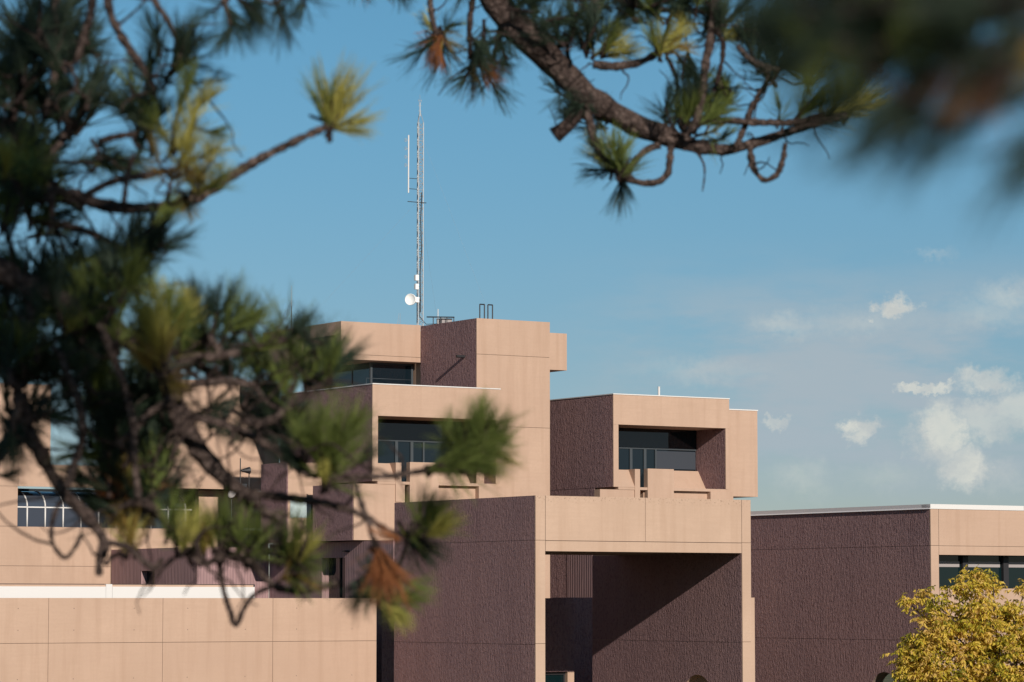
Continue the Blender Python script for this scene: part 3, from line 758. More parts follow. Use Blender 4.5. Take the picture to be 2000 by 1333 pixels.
class Pine:
    def __init__(s, label, base, seed):
        s.o = bpy.data.objects.new('pine_tree', None); C.objects.link(s.o); s.o.location = base; s.base = Vector(base)
        tag(s.o, label, 'pine tree'); s.rnd = random.Random(seed); s.nodes = []
    def limb(s, pts, name='limb', m='bark', knob=.19, sides=9):            # pts: world points with radii
        path = smooth_path(pts); s.nodes += [(p, r) for p, r in path]
        loc = [(p - s.base, r) for p, r in path]
        return link(name, limb_mesh(name, loc, s.rnd, sides, knob, m), s.o)
    def draw(s, pts, d, name=None, m=None):                                  # pts: (u, v, radius in pixels[, depth shift])
        W_ = [(at(p[0], p[1], d + (p[3] if len(p) > 3 else 0)), p[2]*d/FPX) for p in pts]
        big = max(p[2] for p in pts)
        return s.limb(W_, name or ('limb' if big > 8.5 else 'twig'), m or ('bark' if big > 6 else 'dark_bark'), sides=10 if big > 10 else 7)
    def tuft(s, base, dirv, length, kind, var=None, twig=True):
        base = Vector(base)
        if twig and s.nodes:
            q, r = min(s.nodes, key=lambda n: (n[0]-base).length_squared)
            gap = (q-base).length
            if gap > .02 and gap < 1.2:
                mid = (q+base)/2 - Vector(dirv)*gap*.18 + Vector((s.rnd.gauss(0, .03), s.rnd.gauss(0, .03), s.rnd.gauss(0, .03)))
                rr = min(r*.8, .0075)
                path = smooth_path([(q, rr), (mid, rr*.9), (base, rr*.75)], 2.2)
                s.nodes += path[2:]
                link('twig', limb_mesh('twig', [(p-s.base, r_) for p, r_ in path], s.rnd, 6, .2, 'dark_bark'), s.o)
        var = s.rnd.randrange(5) if var is None else var
        o = link('needle_tuft', tuft_mesh(kind, var), s.o)
        dv = Vector(dirv).normalized()
        rot = dv.to_track_quat('Z', 'X').to_matrix().to_4x4() @ Matrix.Rotation(s.rnd.uniform(0, 2*pi), 4, 'Z')
        o.matrix_local = Matrix.Translation(base - s.base) @ rot @ Matrix.Scale(length/1.18, 4)
        return o
    def ptuft(s, u, v, ang, px, kind, d, toward=.15, var=None, twig=True):
        dv = Vector((cos(R(ang)), -toward, sin(R(ang))))
        return s.tuft(at(u, v, d), dv, px*d/FPX, kind, var, twig)
    def mass_tuft(s, base, dirv, length, kind, var):        # one more spray of the mass that nobody could pick apart
        if not hasattr(s, 'mass'): s.mass = ([], [], [], [])
        vs, fs, mi, tone = s.mass
        slots = {'deep': 0, 'green': 1}
        q, r = min(s.nodes, key=lambda n: (n[0]-base).length_squared)
        k = len(vs); ln = (q-base).length
        if .02 < ln < 1.2:
            x = (base-q).normalized().orthogonal()*.005; y = (base-q).normalized().cross(x); mid = (q+base)/2 - dirv*ln*.15
            for p in (q, mid, base): vs += [p+x, p+y, p-(x+y)*.7]
            for i in (0, 3): fs += [(k+i+j, k+i+(j+1) % 3, k+i+3+(j+1) % 3, k+i+3+j) for j in range(3)]
            mi += [2]*6; tone += [.4]*9
            s.nodes += [(mid, .004), (base, .003)]
        if not hasattr(s, 'geo'): s.geo = [tuft_geo(random.Random(900+i), 95, ((8, 46), (12, 64), (6, 38), (12, 78))[i], 2, 3, .0072) for i in range(4)]
        g = s.geo[var % 4]; k = len(vs); dv = dirv.normalized()
        m = Matrix.Translation(base) @ dv.to_track_quat('Z', 'X').to_matrix().to_4x4() @ Matrix.Rotation(s.rnd.uniform(0, 6.28), 4, 'Z') @ Matrix.Scale(length/1.18, 4)
        vs.extend(m @ v for v in g[0]); fs.extend(tuple(k+i for i in f) for f in g[1])
        sl = slots[kind]; mi.extend(2 if i else sl for i in g[2]); tone.extend(g[3])
    def snags(s, poly_uv, n, d0, d1):      # fine bare crooked twiglets, too many to pick apart
        if not hasattr(s, 'mass'): s.mass = ([], [], [], [])
        vs, fs, mi, tone = s.mass
        (u0, v0), (u1, v1) = poly_uv
        for _ in range(n):
            p = at(s.rnd.uniform(u0, u1), s.rnd.uniform(v0, v1), s.rnd.uniform(d0, d1))
            q, r = min(s.nodes, key=lambda k_: (k_[0]-p).length_squared)
            d = (p-q).normalized(); L = min(.42, (p-q).length + .14); pts = [(q, .0055)]; c = q.copy(); m_ = 6
            for k_ in range(m_):
                d = (d + Vector((s.rnd.gauss(0, .33), s.rnd.gauss(0, .3), s.rnd.gauss(.02, .33)))).normalized(); c = c + d*(L/m_)
                pts.append((c.copy(), .0052*(1-.6*(k_+1)/m_)))
            k0 = len(vs); x = None
            for i, (a_, rr) in enumerate(pts):
                dd = (pts[min(i+1, m_)][0]-pts[max(i-1, 0)][0]).normalized(); x = dd.orthogonal().normalized() if x is None else (x-dd*x.dot(dd)).normalized(); y = dd.cross(x)
                for j in range(5):
                    vs.append(a_ + (x*cos(2*pi*j/5)+y*sin(2*pi*j/5))*rr*s.rnd.uniform(.8, 1.3)); tone.append(.4)
            for i in range(m_):
                for j in range(5): fs.append((k0+i*5+j, k0+i*5+(j+1) % 5, k0+(i+1)*5+(j+1) % 5, k0+(i+1)*5+j)); mi.append(2)
    def finish(s):
        if hasattr(s, 'mass'):
            me = mesh_from('needle_mass', s.mass, [M['deep'], M['green'], M['dark_bark']])
            me.transform(Matrix.Translation(-s.base)); o = link('needle_mass', me, s.o); o['kind'] = 'stuff'
    def fill(s, poly, n, d0, d1, size, kinds, up=90, spread=75, mass=True):
        us = [p[0] for p in poly]; vs = [p[1] for p in poly]; k = 0
        while k < n:
            u = s.rnd.uniform(min(us), max(us)); v = s.rnd.uniform(min(vs), max(vs)); ins = False
            for i in range(len(poly)):
                (x1, y1), (x2, y2) = poly[i], poly[i-1]
                if (y1 > v) != (y2 > v) and u < (x2-x1)*(v-y1)/(y2-y1)+x1: ins = not ins
            if not ins: continue
            k += 1
            ang, px, kd, d, tw = up + s.rnd.gauss(0, spread*.6), s.rnd.uniform(*size), s.rnd.choice(kinds), s.rnd.uniform(d0, d1), s.rnd.uniform(-.5, .7)
            if mass: s.mass_tuft(at(u, v, d), Vector((cos(R(ang)), -tw, sin(R(ang)))), px*d/FPX, kd, s.rnd.randrange(4))
            else: s.ptuft(u, v, ang, px, kd, d, tw)

def left_pine():
    D = 11.0
    P = Pine('big dark pine filling the left side with forked grey limbs and lit green tufts', (-2.9, 11.3, -1.75), 11)
    B = P.base
    P.limb([(B+Vector((0, 0, -.1)), .19), (B+Vector((.05, 0, 1.2)), .165), (B+Vector((-.03, -.05, 2.6)), .145), (B+Vector((.06, 0, 4.0)), .12), (B+Vector((0, .05, 6.5)), .07), (B+Vector((.05, 0, 8.6)), .02)], 'trunk', knob=.06, sides=16)
    T = lambda z: B + Vector((0, 0, z+1.75))
    def from_trunk(z, pts, d, r):      # a limb that leaves the trunk outside the picture
        W_ = [(T(z), r*1.15*d/FPX)] + [(at(p[0], p[1], d + (p[3] if len(p) > 3 else 0)), p[2]*d/FPX) for p in pts]
        P.limb(W_, 'limb', 'bark', sides=10)
    from_trunk(1.30, [(-90, 400, 15), (70, 384, 13), (120, 374, 12), (190, 398, 12), (260, 407, 12), (335, 402, 12), (392, 381, 12), (450, 345, 11), (520, 304, 8.5), (590, 270, 7.5), (640, 247, 7)], D, 18)
    from_trunk(.8, [(-120, 520, 24), (60, 560, 21), (140, 600, 20), (205, 632, 19), (270, 680, 19), (322, 728, 19), (342, 795, 20), (388, 878, 18), (440, 935, 16), (482, 962, 13), (560, 972, 8.5), (640, 985, 7.5), (705, 1005, 6.5), (760, 1038, 6), (805, 1045, 5.5)], D, 28)
    from_trunk(.5, [(-110, 660, 16), (10, 720, 14), (42, 790, 14), (60, 850, 13), (100, 925, 13), (125, 962, 14), (150, 988, 13), (188, 1030, 12), (203, 1062, 10), (193, 1105, 9), (196, 1125, 8)], D-.1, 18)
    P.draw([(480, 960, 15), (474, 1000, 15), (455, 1040, 15), (432, 1082, 13), (428, 1102, 10)], D, 'limb')
    P.draw([(432, 1080, 10), (490, 1100, 8), (530, 1140, 7.5), (572, 1155, 7.5), (620, 1150, 7), (668, 1138, 6.5)], D)
    P.draw([(428, 1095, 6), (436, 1150, 5.5), (450, 1196, 5.5), (461, 1222, 6), (478, 1186, 5.5), (500, 1160, 5), (532, 1146, 5)], D)
    P.draw([(480, 962, 9), (520, 1000, 7), (545, 1012, 6), (556, 1060, 5)], D-.05)
    P.draw([(372, 815, 9), (440, 830, 8), (520, 868, 8), (562, 900, 7.5), (600, 926, 7), (690, 932, 6.5), (760, 930, 6.5), (820, 921, 6), (862, 912, 6)], D-.2)
    P.draw([(690, 934, 6.5), (703, 975, 6), (722, 1030, 5.5), (733, 1075, 5), (738, 1108, 5)], D-.2)
    P.draw([(350, 760, 9), (400, 748, 8.5), (450, 745, 8), (498, 752, 6.5)], D-.15)
    P.draw([(330, 735, 9), (370, 700, 10), (420, 697, 9.5), (468, 688, 8)], D-.25); P.draw([(432, 690, 6.5), (420, 672, 6), (408, 655, 6)], D-.25)
    P.draw([(478, 822, 8), (500, 831, 8), (535, 818, 7.5), (566, 796, 6.5)], D-.3)
    P.draw([(196, 632, 9), (215, 680, 8.5), (240, 745, 8), (255, 800, 8), (262, 850, 7.5), (264, 910, 7), (270, 975, 7)], D-.25)
    P.draw([(336, 782, 10), (292, 808, 8.5), (258, 845, 8), (236, 862, 7.5), (240, 882, 5)], D-.2)
    P.draw([(118, 690, 8), (138, 745, 8), (156, 795, 8.5), (162, 850, 8.5), (148, 900, 8), (132, 950, 8)], D-.25)
    P.draw([(262, 842, 6), (250, 905, 5.5), (240, 910, 4)], D-.25)
    P.draw([(128, 965, 5), (108, 1000, 4.5), (100, 1040, 4.5), (108, 1072, 4.5), (128, 1090, 4.5), (146, 1070, 4.5), (160, 1042, 4)], D-.15)
    P.draw([(236, 988, 8), (272, 982, 8), (300, 992, 7.5), (328, 1028, 7.5), (358, 1068, 7), (390, 1096, 6.5), (408, 1101, 6), (432, 1080, 6)], D-.1)
    P.draw([(212, 1060, 6), (252, 1070, 6), (278, 1095, 6), (302, 1110, 6.5), (318, 1090, 5)], D-.2)
    P.draw([(204, 1104, 5), (228, 1084, 5), (252, 1090, 4)], D-.15)
    P.draw([(395, 1095, 5), (384, 1060, 5), (398, 1035, 4.5)], D-.2)
    P.draw([(205, -40, 10), (214, 20, 9.5), (232, 62, 9), (262, 108, 8.5), (290, 150, 8)], D+.2)
    P.draw([(108, -50, 10), (108, 20, 9.5), (112, 70, 9), (108, 140, 8), (90, 220, 7)], D+.3)
    P.draw([(182, -50, 9), (178, 20, 8.5), (164, 70, 8), (150, 120, 7)], D+.2)
    P.draw([(285, -30, 7), (308, 12, 6.5), (330, 45, 6.5), (352, 95, 6)], D)
    P.draw([(430, -40, 7), (440, 10, 6), (452, 50, 5)], D-.3); P.draw([(580, -60, 6), (560, -20, 5), (540, 10, 5)], D-.2)
    P.draw([(192, 278, 7), (225, 268, 7), (265, 262, 6)], D-.2); P.draw([(160, 392, 8), (188, 370, 7.5), (230, 352, 7.5), (290, 342, 7), (340, 330, 6)], D-.2)
    P.draw([(262, 300, 5), (250, 340, 5), (242, 395, 5)], D-.2); P.draw([(100, 378, 7), (102, 420, 6), (96, 450, 6)], D-.1)
    P.draw([(60, 432, 9), (120, 440, 8), (175, 455, 7), (230, 480, 6)], D+.1)
    P.draw([(160, 410, 9), (80, 350, 9), (100, 300, 8), (150, 240, 7)], D+.5)
    P.draw([(340, 405, 7), (310, 450, 7), (270, 490, 6)], D+.1)
    P.draw([(330, 735, 10), (325, 680, 9), (318, 640, 8)], D-.1)
    P.draw([(60, 600, 9), (62, 660, 8), (75, 700, 7)], D-.2); P.draw([(40, 780, 8), (20, 850, 7), (0, 900, 6)], D-.2)
    # tufts that can be told apart, from the outer tips inwards
    y, g, d, r, t = 'yellow', 'green', 'deep', 'rust', 'tan'
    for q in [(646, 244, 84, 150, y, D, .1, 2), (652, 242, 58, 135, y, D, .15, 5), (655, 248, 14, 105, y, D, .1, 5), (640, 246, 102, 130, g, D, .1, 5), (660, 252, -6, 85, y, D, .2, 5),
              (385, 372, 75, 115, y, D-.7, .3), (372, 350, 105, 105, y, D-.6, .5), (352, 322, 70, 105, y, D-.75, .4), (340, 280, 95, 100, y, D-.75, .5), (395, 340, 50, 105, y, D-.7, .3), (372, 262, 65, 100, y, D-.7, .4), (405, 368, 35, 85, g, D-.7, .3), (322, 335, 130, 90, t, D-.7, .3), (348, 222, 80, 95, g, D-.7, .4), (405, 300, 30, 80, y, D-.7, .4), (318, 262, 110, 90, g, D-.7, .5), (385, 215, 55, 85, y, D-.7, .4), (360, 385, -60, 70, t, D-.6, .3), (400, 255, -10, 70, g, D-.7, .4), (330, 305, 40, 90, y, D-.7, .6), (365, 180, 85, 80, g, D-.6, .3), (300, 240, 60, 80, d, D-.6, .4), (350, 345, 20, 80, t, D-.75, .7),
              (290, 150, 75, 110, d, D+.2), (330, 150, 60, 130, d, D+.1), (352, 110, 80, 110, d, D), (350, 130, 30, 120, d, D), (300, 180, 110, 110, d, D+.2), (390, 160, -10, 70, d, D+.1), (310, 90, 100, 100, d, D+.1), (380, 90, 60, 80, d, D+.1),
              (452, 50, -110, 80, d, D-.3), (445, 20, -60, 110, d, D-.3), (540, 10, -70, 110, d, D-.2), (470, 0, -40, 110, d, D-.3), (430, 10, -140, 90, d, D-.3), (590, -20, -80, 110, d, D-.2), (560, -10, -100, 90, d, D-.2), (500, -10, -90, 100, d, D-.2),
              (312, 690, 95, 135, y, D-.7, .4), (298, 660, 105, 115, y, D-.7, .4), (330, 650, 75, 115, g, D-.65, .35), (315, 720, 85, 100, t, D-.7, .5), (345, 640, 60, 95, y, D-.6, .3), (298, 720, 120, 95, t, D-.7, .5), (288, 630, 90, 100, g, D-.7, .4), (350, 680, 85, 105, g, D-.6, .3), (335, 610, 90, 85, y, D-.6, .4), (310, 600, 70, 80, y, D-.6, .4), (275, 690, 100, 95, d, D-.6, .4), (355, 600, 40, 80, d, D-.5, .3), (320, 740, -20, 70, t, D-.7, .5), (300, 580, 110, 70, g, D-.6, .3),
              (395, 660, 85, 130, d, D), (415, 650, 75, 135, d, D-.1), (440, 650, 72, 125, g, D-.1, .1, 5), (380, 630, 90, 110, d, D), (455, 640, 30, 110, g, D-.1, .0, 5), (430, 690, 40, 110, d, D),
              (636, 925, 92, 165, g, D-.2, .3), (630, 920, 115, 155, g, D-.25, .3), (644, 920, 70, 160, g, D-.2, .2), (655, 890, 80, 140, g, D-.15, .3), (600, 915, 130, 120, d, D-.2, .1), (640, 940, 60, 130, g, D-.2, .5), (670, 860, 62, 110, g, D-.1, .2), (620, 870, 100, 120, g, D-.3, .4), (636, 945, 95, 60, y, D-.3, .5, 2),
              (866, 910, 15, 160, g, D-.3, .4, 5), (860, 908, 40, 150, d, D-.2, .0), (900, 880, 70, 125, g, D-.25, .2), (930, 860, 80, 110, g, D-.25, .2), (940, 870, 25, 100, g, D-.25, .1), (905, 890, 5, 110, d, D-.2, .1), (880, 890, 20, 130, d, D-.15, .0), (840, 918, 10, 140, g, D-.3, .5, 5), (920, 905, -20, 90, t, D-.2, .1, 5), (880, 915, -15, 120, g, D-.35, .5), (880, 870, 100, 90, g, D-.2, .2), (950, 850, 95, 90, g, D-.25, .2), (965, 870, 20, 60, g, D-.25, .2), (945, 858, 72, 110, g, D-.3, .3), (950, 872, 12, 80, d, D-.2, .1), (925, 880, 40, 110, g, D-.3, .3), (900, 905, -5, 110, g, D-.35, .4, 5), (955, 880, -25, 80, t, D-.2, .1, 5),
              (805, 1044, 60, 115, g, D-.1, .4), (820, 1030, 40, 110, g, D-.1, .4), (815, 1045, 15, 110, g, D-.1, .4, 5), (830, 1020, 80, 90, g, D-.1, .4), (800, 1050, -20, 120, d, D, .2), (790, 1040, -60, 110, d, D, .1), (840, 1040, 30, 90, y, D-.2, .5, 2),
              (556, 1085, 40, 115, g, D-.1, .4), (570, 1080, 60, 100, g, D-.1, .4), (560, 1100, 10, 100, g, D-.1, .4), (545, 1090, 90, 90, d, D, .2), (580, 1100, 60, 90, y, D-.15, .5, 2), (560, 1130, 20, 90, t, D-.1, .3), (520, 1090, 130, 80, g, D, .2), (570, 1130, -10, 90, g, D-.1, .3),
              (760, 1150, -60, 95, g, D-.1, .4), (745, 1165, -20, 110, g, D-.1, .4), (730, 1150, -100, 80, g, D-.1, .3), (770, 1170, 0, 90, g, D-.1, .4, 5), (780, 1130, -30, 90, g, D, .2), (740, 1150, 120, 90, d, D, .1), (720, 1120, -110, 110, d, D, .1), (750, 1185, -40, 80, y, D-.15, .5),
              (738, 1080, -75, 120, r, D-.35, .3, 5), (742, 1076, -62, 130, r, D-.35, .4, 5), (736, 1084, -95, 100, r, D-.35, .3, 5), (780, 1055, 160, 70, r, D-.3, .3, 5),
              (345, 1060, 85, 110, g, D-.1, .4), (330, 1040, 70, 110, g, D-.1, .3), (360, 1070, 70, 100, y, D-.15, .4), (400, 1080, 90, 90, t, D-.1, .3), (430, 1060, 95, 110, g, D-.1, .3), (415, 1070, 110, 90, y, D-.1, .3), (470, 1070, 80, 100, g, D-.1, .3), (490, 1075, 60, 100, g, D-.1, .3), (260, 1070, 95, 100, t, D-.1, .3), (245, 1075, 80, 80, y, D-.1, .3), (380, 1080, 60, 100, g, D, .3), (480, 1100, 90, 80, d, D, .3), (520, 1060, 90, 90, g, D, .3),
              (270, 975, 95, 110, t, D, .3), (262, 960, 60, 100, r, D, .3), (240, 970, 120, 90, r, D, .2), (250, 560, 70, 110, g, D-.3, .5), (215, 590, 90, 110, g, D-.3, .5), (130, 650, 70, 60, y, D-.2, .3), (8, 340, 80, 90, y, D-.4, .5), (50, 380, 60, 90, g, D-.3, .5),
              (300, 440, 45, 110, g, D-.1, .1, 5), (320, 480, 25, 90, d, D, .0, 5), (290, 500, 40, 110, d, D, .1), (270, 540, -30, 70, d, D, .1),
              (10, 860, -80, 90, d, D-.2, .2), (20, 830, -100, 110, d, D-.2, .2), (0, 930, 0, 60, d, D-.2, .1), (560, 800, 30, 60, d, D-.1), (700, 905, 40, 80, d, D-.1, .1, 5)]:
        P.ptuft(q[0], q[1], q[2], q[3], q[4], q[5], *(q[6:7] or (.15,)), var=q[7] if len(q) > 7 else None)
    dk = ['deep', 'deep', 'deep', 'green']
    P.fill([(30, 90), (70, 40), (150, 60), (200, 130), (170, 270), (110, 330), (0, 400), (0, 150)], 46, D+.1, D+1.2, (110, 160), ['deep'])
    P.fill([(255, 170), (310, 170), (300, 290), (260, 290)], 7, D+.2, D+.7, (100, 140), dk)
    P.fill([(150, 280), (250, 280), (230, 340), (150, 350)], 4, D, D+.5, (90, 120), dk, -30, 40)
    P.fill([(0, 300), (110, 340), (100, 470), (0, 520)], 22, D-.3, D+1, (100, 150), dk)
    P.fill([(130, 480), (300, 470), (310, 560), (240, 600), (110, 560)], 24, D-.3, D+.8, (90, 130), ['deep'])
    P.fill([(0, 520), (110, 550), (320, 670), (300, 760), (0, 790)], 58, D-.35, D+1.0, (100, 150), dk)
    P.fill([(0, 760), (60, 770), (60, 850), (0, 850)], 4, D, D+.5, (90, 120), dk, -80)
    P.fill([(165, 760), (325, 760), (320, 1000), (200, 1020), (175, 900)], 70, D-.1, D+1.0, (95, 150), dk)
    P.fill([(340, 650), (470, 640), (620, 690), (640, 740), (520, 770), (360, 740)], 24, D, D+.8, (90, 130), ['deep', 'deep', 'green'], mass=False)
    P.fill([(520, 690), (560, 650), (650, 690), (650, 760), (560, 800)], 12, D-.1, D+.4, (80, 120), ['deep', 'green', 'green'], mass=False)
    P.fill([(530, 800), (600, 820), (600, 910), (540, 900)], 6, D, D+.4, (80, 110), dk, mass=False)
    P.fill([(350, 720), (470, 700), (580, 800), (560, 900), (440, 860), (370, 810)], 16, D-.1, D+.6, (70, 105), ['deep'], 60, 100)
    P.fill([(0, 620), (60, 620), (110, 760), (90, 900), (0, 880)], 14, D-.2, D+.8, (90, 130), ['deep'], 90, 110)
    P.snags(((0, 380), (330, 760)), 46, D-.4, D+.4); P.snags(((330, 640), (640, 940)), 60, D-.5, D+.3); P.snags(((30, 760), (330, 1080)), 34, D-.4, D+.3)
    P.snags(((220, 1000), (640, 1140)), 26, D-.3, D+.2); P.snags(((0, 0), (420, 380)), 30, D-.2, D+.4); P.snags(((600, 880), (800, 1060)), 8, D-.3, D)
    P.finish()
    return P
left_pine()

def top_pine():
    D = 16.0
    P = Pine('pine whose thick scaly limb arches down into the top of the picture', (-4.6, 16.6, -2.0), 23)
    B = P.base
    P.limb([(B+Vector((0, 0, -.1)), .24), (B+Vector((.08, 0, 1.6)), .21), (B+Vector((0, -.05, 3.6)), .19), (B+Vector((.06, .05, 5.6)), .16), (B+Vector((0, 0, 8)), .10), (B+Vector((.05, 0, 10.5)), .03)], 'trunk', knob=.06, sides=16)
    lim = [(930, -70, 31), (968, 4, 30), (1006, 50, 29), (1058, 100, 27), (1110, 152, 25), (1172, 204, 23), (1240, 244, 21), (1300, 266, 19), (1358, 285, 14), (1412, 293, 11.5), (1470, 281, 10), (1540, 258, 8.5), (1600, 240, 7.5), (1655, 226, 6.5)]
    P.limb([(B+Vector((0, 0, 5.4)), .12), (Vector((-2.8, 16.4, 4.6)), .11), (Vector((-1.3, 16.1, 4.35)), .10), (at(880, -150, D), .088)] + [(at(u, v, D), r*D/FPX) for u, v, r in lim], 'limb', knob=.12, sides=14)
    dr = P.draw
    dr([(1135, 180, 17), (1128, 215, 17), (1108, 245, 15), (1084, 266, 14)], D-.1, 'limb', 'dark_bark')
    dr([(1138, 190, 10), (1152, 240, 8.5), (1166, 285, 8), (1190, 320, 8), (1222, 345, 9), (1250, 357, 7), (1282, 356, 7), (1302, 342, 7), (1308, 315, 6.5), (1310, 285, 7)], D-.1, 'twig')
    dr([(1222, 345, 7), (1240, 315, 7), (1265, 292, 7), (1290, 284, 7)], D-.1)
    dr([(1464, 284, 8), (1468, 315, 7), (1478, 340, 6), (1496, 352, 5.5), (1516, 342, 6), (1528, 315, 5.5), (1534, 280, 5)], D-.1)
    dr([(1352, 262, 9), (1368, 205, 8), (1376, 140, 8), (1388, 70, 8.5), (1400, -30, 8)], D-.15)
    dr([(1395, 55, 6), (1412, 85, 5.5), (1408, 130, 5), (1394, 180, 5)], D-.1)
    dr([(1158, 126, 9), (1196, 130, 8.5), (1245, 124, 8), (1278, 108, 7), (1300, 96, 6)], D-.1)
    dr([(1340, 275, 8), (1362, 240, 8), (1420, 236, 7.5), (1490, 240, 7), (1560, 238, 6), (1610, 222, 5)], D-.15)
    dr([(1436, 288, 6), (1452, 255, 6.5), (1468, 210, 6.5), (1486, 180, 6.5), (1505, 145, 5)], D-.1)
    dr([(1340, 262, 8), (1330, 240, 8), (1338, 215, 5)], D)
    dr([(1320, 215, 4), (1322, 160, 4), (1305, 115, 4.5)], D)
    dr([(838, -60, 7), (840, 0, 6.5), (846, 45, 6), (858, 82, 6)], D-.1); dr([(930, -40, 6), (918, 40, 6), (918, 90, 5.5), (926, 125, 5)], D-.1)
    dr([(968, -20, 8), (978, 60, 7), (960, 120, 5)], D); dr([(1165, -40, 9), (1160, 20, 9), (1150, 60, 7)], D)
    dr([(1190, -10, 7), (1230, 8, 7), (1275, 18, 6), (1330, 20, 6)], D)
    dr([(1440, 90, 6), (1470, 120, 6), (1520, 140, 7)], D-.4)
    dr([(1335, 292, 3), (1362, 300, 2.5), (1376, 330, 2), (1372, 375, 1.2)], D-.1)
    y, g, d, r, t = 'yellow', 'green', 'deep', 'rust', 'tan'
    for q in [(860, 78, -100, 75, r), (866, 70, -70, 85, t), (850, 70, -125, 70, r), (845, 60, 110, 50, y), (862, 90, -85, 95, d), (838, 80, -120, 95, d), (872, 60, 50, 60, g),
              (930, 118, -55, 75, r), (925, 125, -80, 85, t), (928, 120, -30, 70, r), (950, 140, -65, 100, d), (918, 130, -110, 90, d), (960, 120, -20, 70, d), (925, 80, -60, 80, d), (945, 60, -90, 90, d), (975, 90, -60, 90, d), (985, 60, -120, 100, d),
              (1010, 20, -10, 90, d), (1030, 0, 20, 90, d), (1060, 60, 30, 90, d), (1040, 40, 80, 70, g), (1090, 90, 60, 90, d), (1075, 40, 10, 80, d), (1120, 60, 80, 90, d), (1150, 75, 60, 95, d), (1155, 80, 100, 90, d), (1180, 60, 40, 80, d), (1110, 110, 100, 90, d), (1170, 105, 30, 80, y), (1190, 110, 10, 75, y), (1180, 95, 70, 70, g),
              (1292, 100, 75, 85, y), (1300, 97, 100, 80, g), (1300, 96, 45, 85, y), (1285, 105, 115, 75, g), (1305, 98, 25, 70, t), (1310, 30, 60, 80, d), (1280, 20, 100, 80, d), (1340, 20, -30, 80, d), (1250, 10, -60, 60, d), (1330, 10, 30, 80, d), (1290, 5, 20, 80, d), (1240, 0, 80, 80, d), (1360, 20, -20, 70, d),
              (1412, 75, 20, 65, y), (1415, 60, -10, 60, g), (1405, 50, 80, 70, d), (1430, 30, 40, 70, d), (1385, 10, 140, 60, d),
              (1198, 330, 72, 90, g), (1205, 332, 100, 95, g), (1195, 325, 120, 85, y), (1215, 335, 60, 85, g), (1180, 310, 130, 70, d), (1215, 345, -100, 85, d), (1190, 335, 170, 70, d), (1170, 230, 150, 80, d), (1110, 190, 160, 80, d), (1140, 200, -170, 75, d), (1150, 210, 20, 60, y), (1165, 290, -30, 60, g), (1130, 230, 170, 60, d),
              (1300, 235, 90, 85, d), (1310, 240, 110, 85, d), (1320, 235, 70, 80, g), (1345, 235, 60, 80, g), (1360, 225, 80, 85, d), (1375, 240, 30, 80, g), (1340, 230, 100, 80, d), (1375, 262, 10, 70, y), (1390, 275, 5, 70, g), (1395, 220, 50, 60, d), (1330, 120, -60, 80, d), (1345, 110, -80, 80, d), (1335, 130, -100, 70, d),
              (1640, 225, 20, 120, y), (1600, 235, 30, 110, y), (1560, 225, 50, 110, g), (1520, 235, 80, 70, g), (1660, 220, 60, 110, g), (1500, 150, 130, 110, d), (1520, 140, 60, 110, d), (1510, 130, 100, 110, d), (1470, 110, 110, 100, d), (1535, 130, 30, 110, d), (1485, 90, 80, 100, d),
              (1000, -30, -60, 90, d), (900, -30, -70, 70, d), (1100, -10, 20, 90, d), (1200, -20, -40, 80, d), (770, -40, -70, 70, d), (700, -50, -80, 70, d), (730, -50, -60, 70, r)]:
        P.ptuft(q[0], q[1], q[2], q[3]*1.08, q[4], D - .1 + P.rnd.uniform(-.15, .25), .2)
    P.fill([(990, -40), (1440, -40), (1430, 60), (1250, 40), (1200, 110), (1120, 120), (1060, 60)], 34, D-.3, D+.9, (70, 100), ['deep', 'deep', 'green'], 70, 80)
    P.fill([(1280, 200), (1420, 170), (1440, 240), (1320, 250)], 9, D-.2, D+.4, (60, 85), ['deep', 'green'], 80, 60)
    P.fill([(1100, 170), (1150, 190), (1190, 260), (1140, 260)], 5, D-.1, D+.4, (55, 80), ['deep'], 170, 60)
    P.fill([(1440, 60), (1540, 40), (1620, 150), (1500, 190)], 12, D-.2, D+.6, (80, 110), ['deep'], 90, 70)
    P.snags(((840, 0), (1000, 140)), 8, D-.2, D+.2); P.snags(((1060, 20), (1450, 260)), 30, D-.2, D+.3); P.snags(((1400, 120), (1620, 330)), 16, D-.3, D+.2)
    P.finish()
    P.draw([(640, -90, 6), (720, -60, 6), (800, -50, 6), (838, -60, 7)], D)
    return P
top_pine()

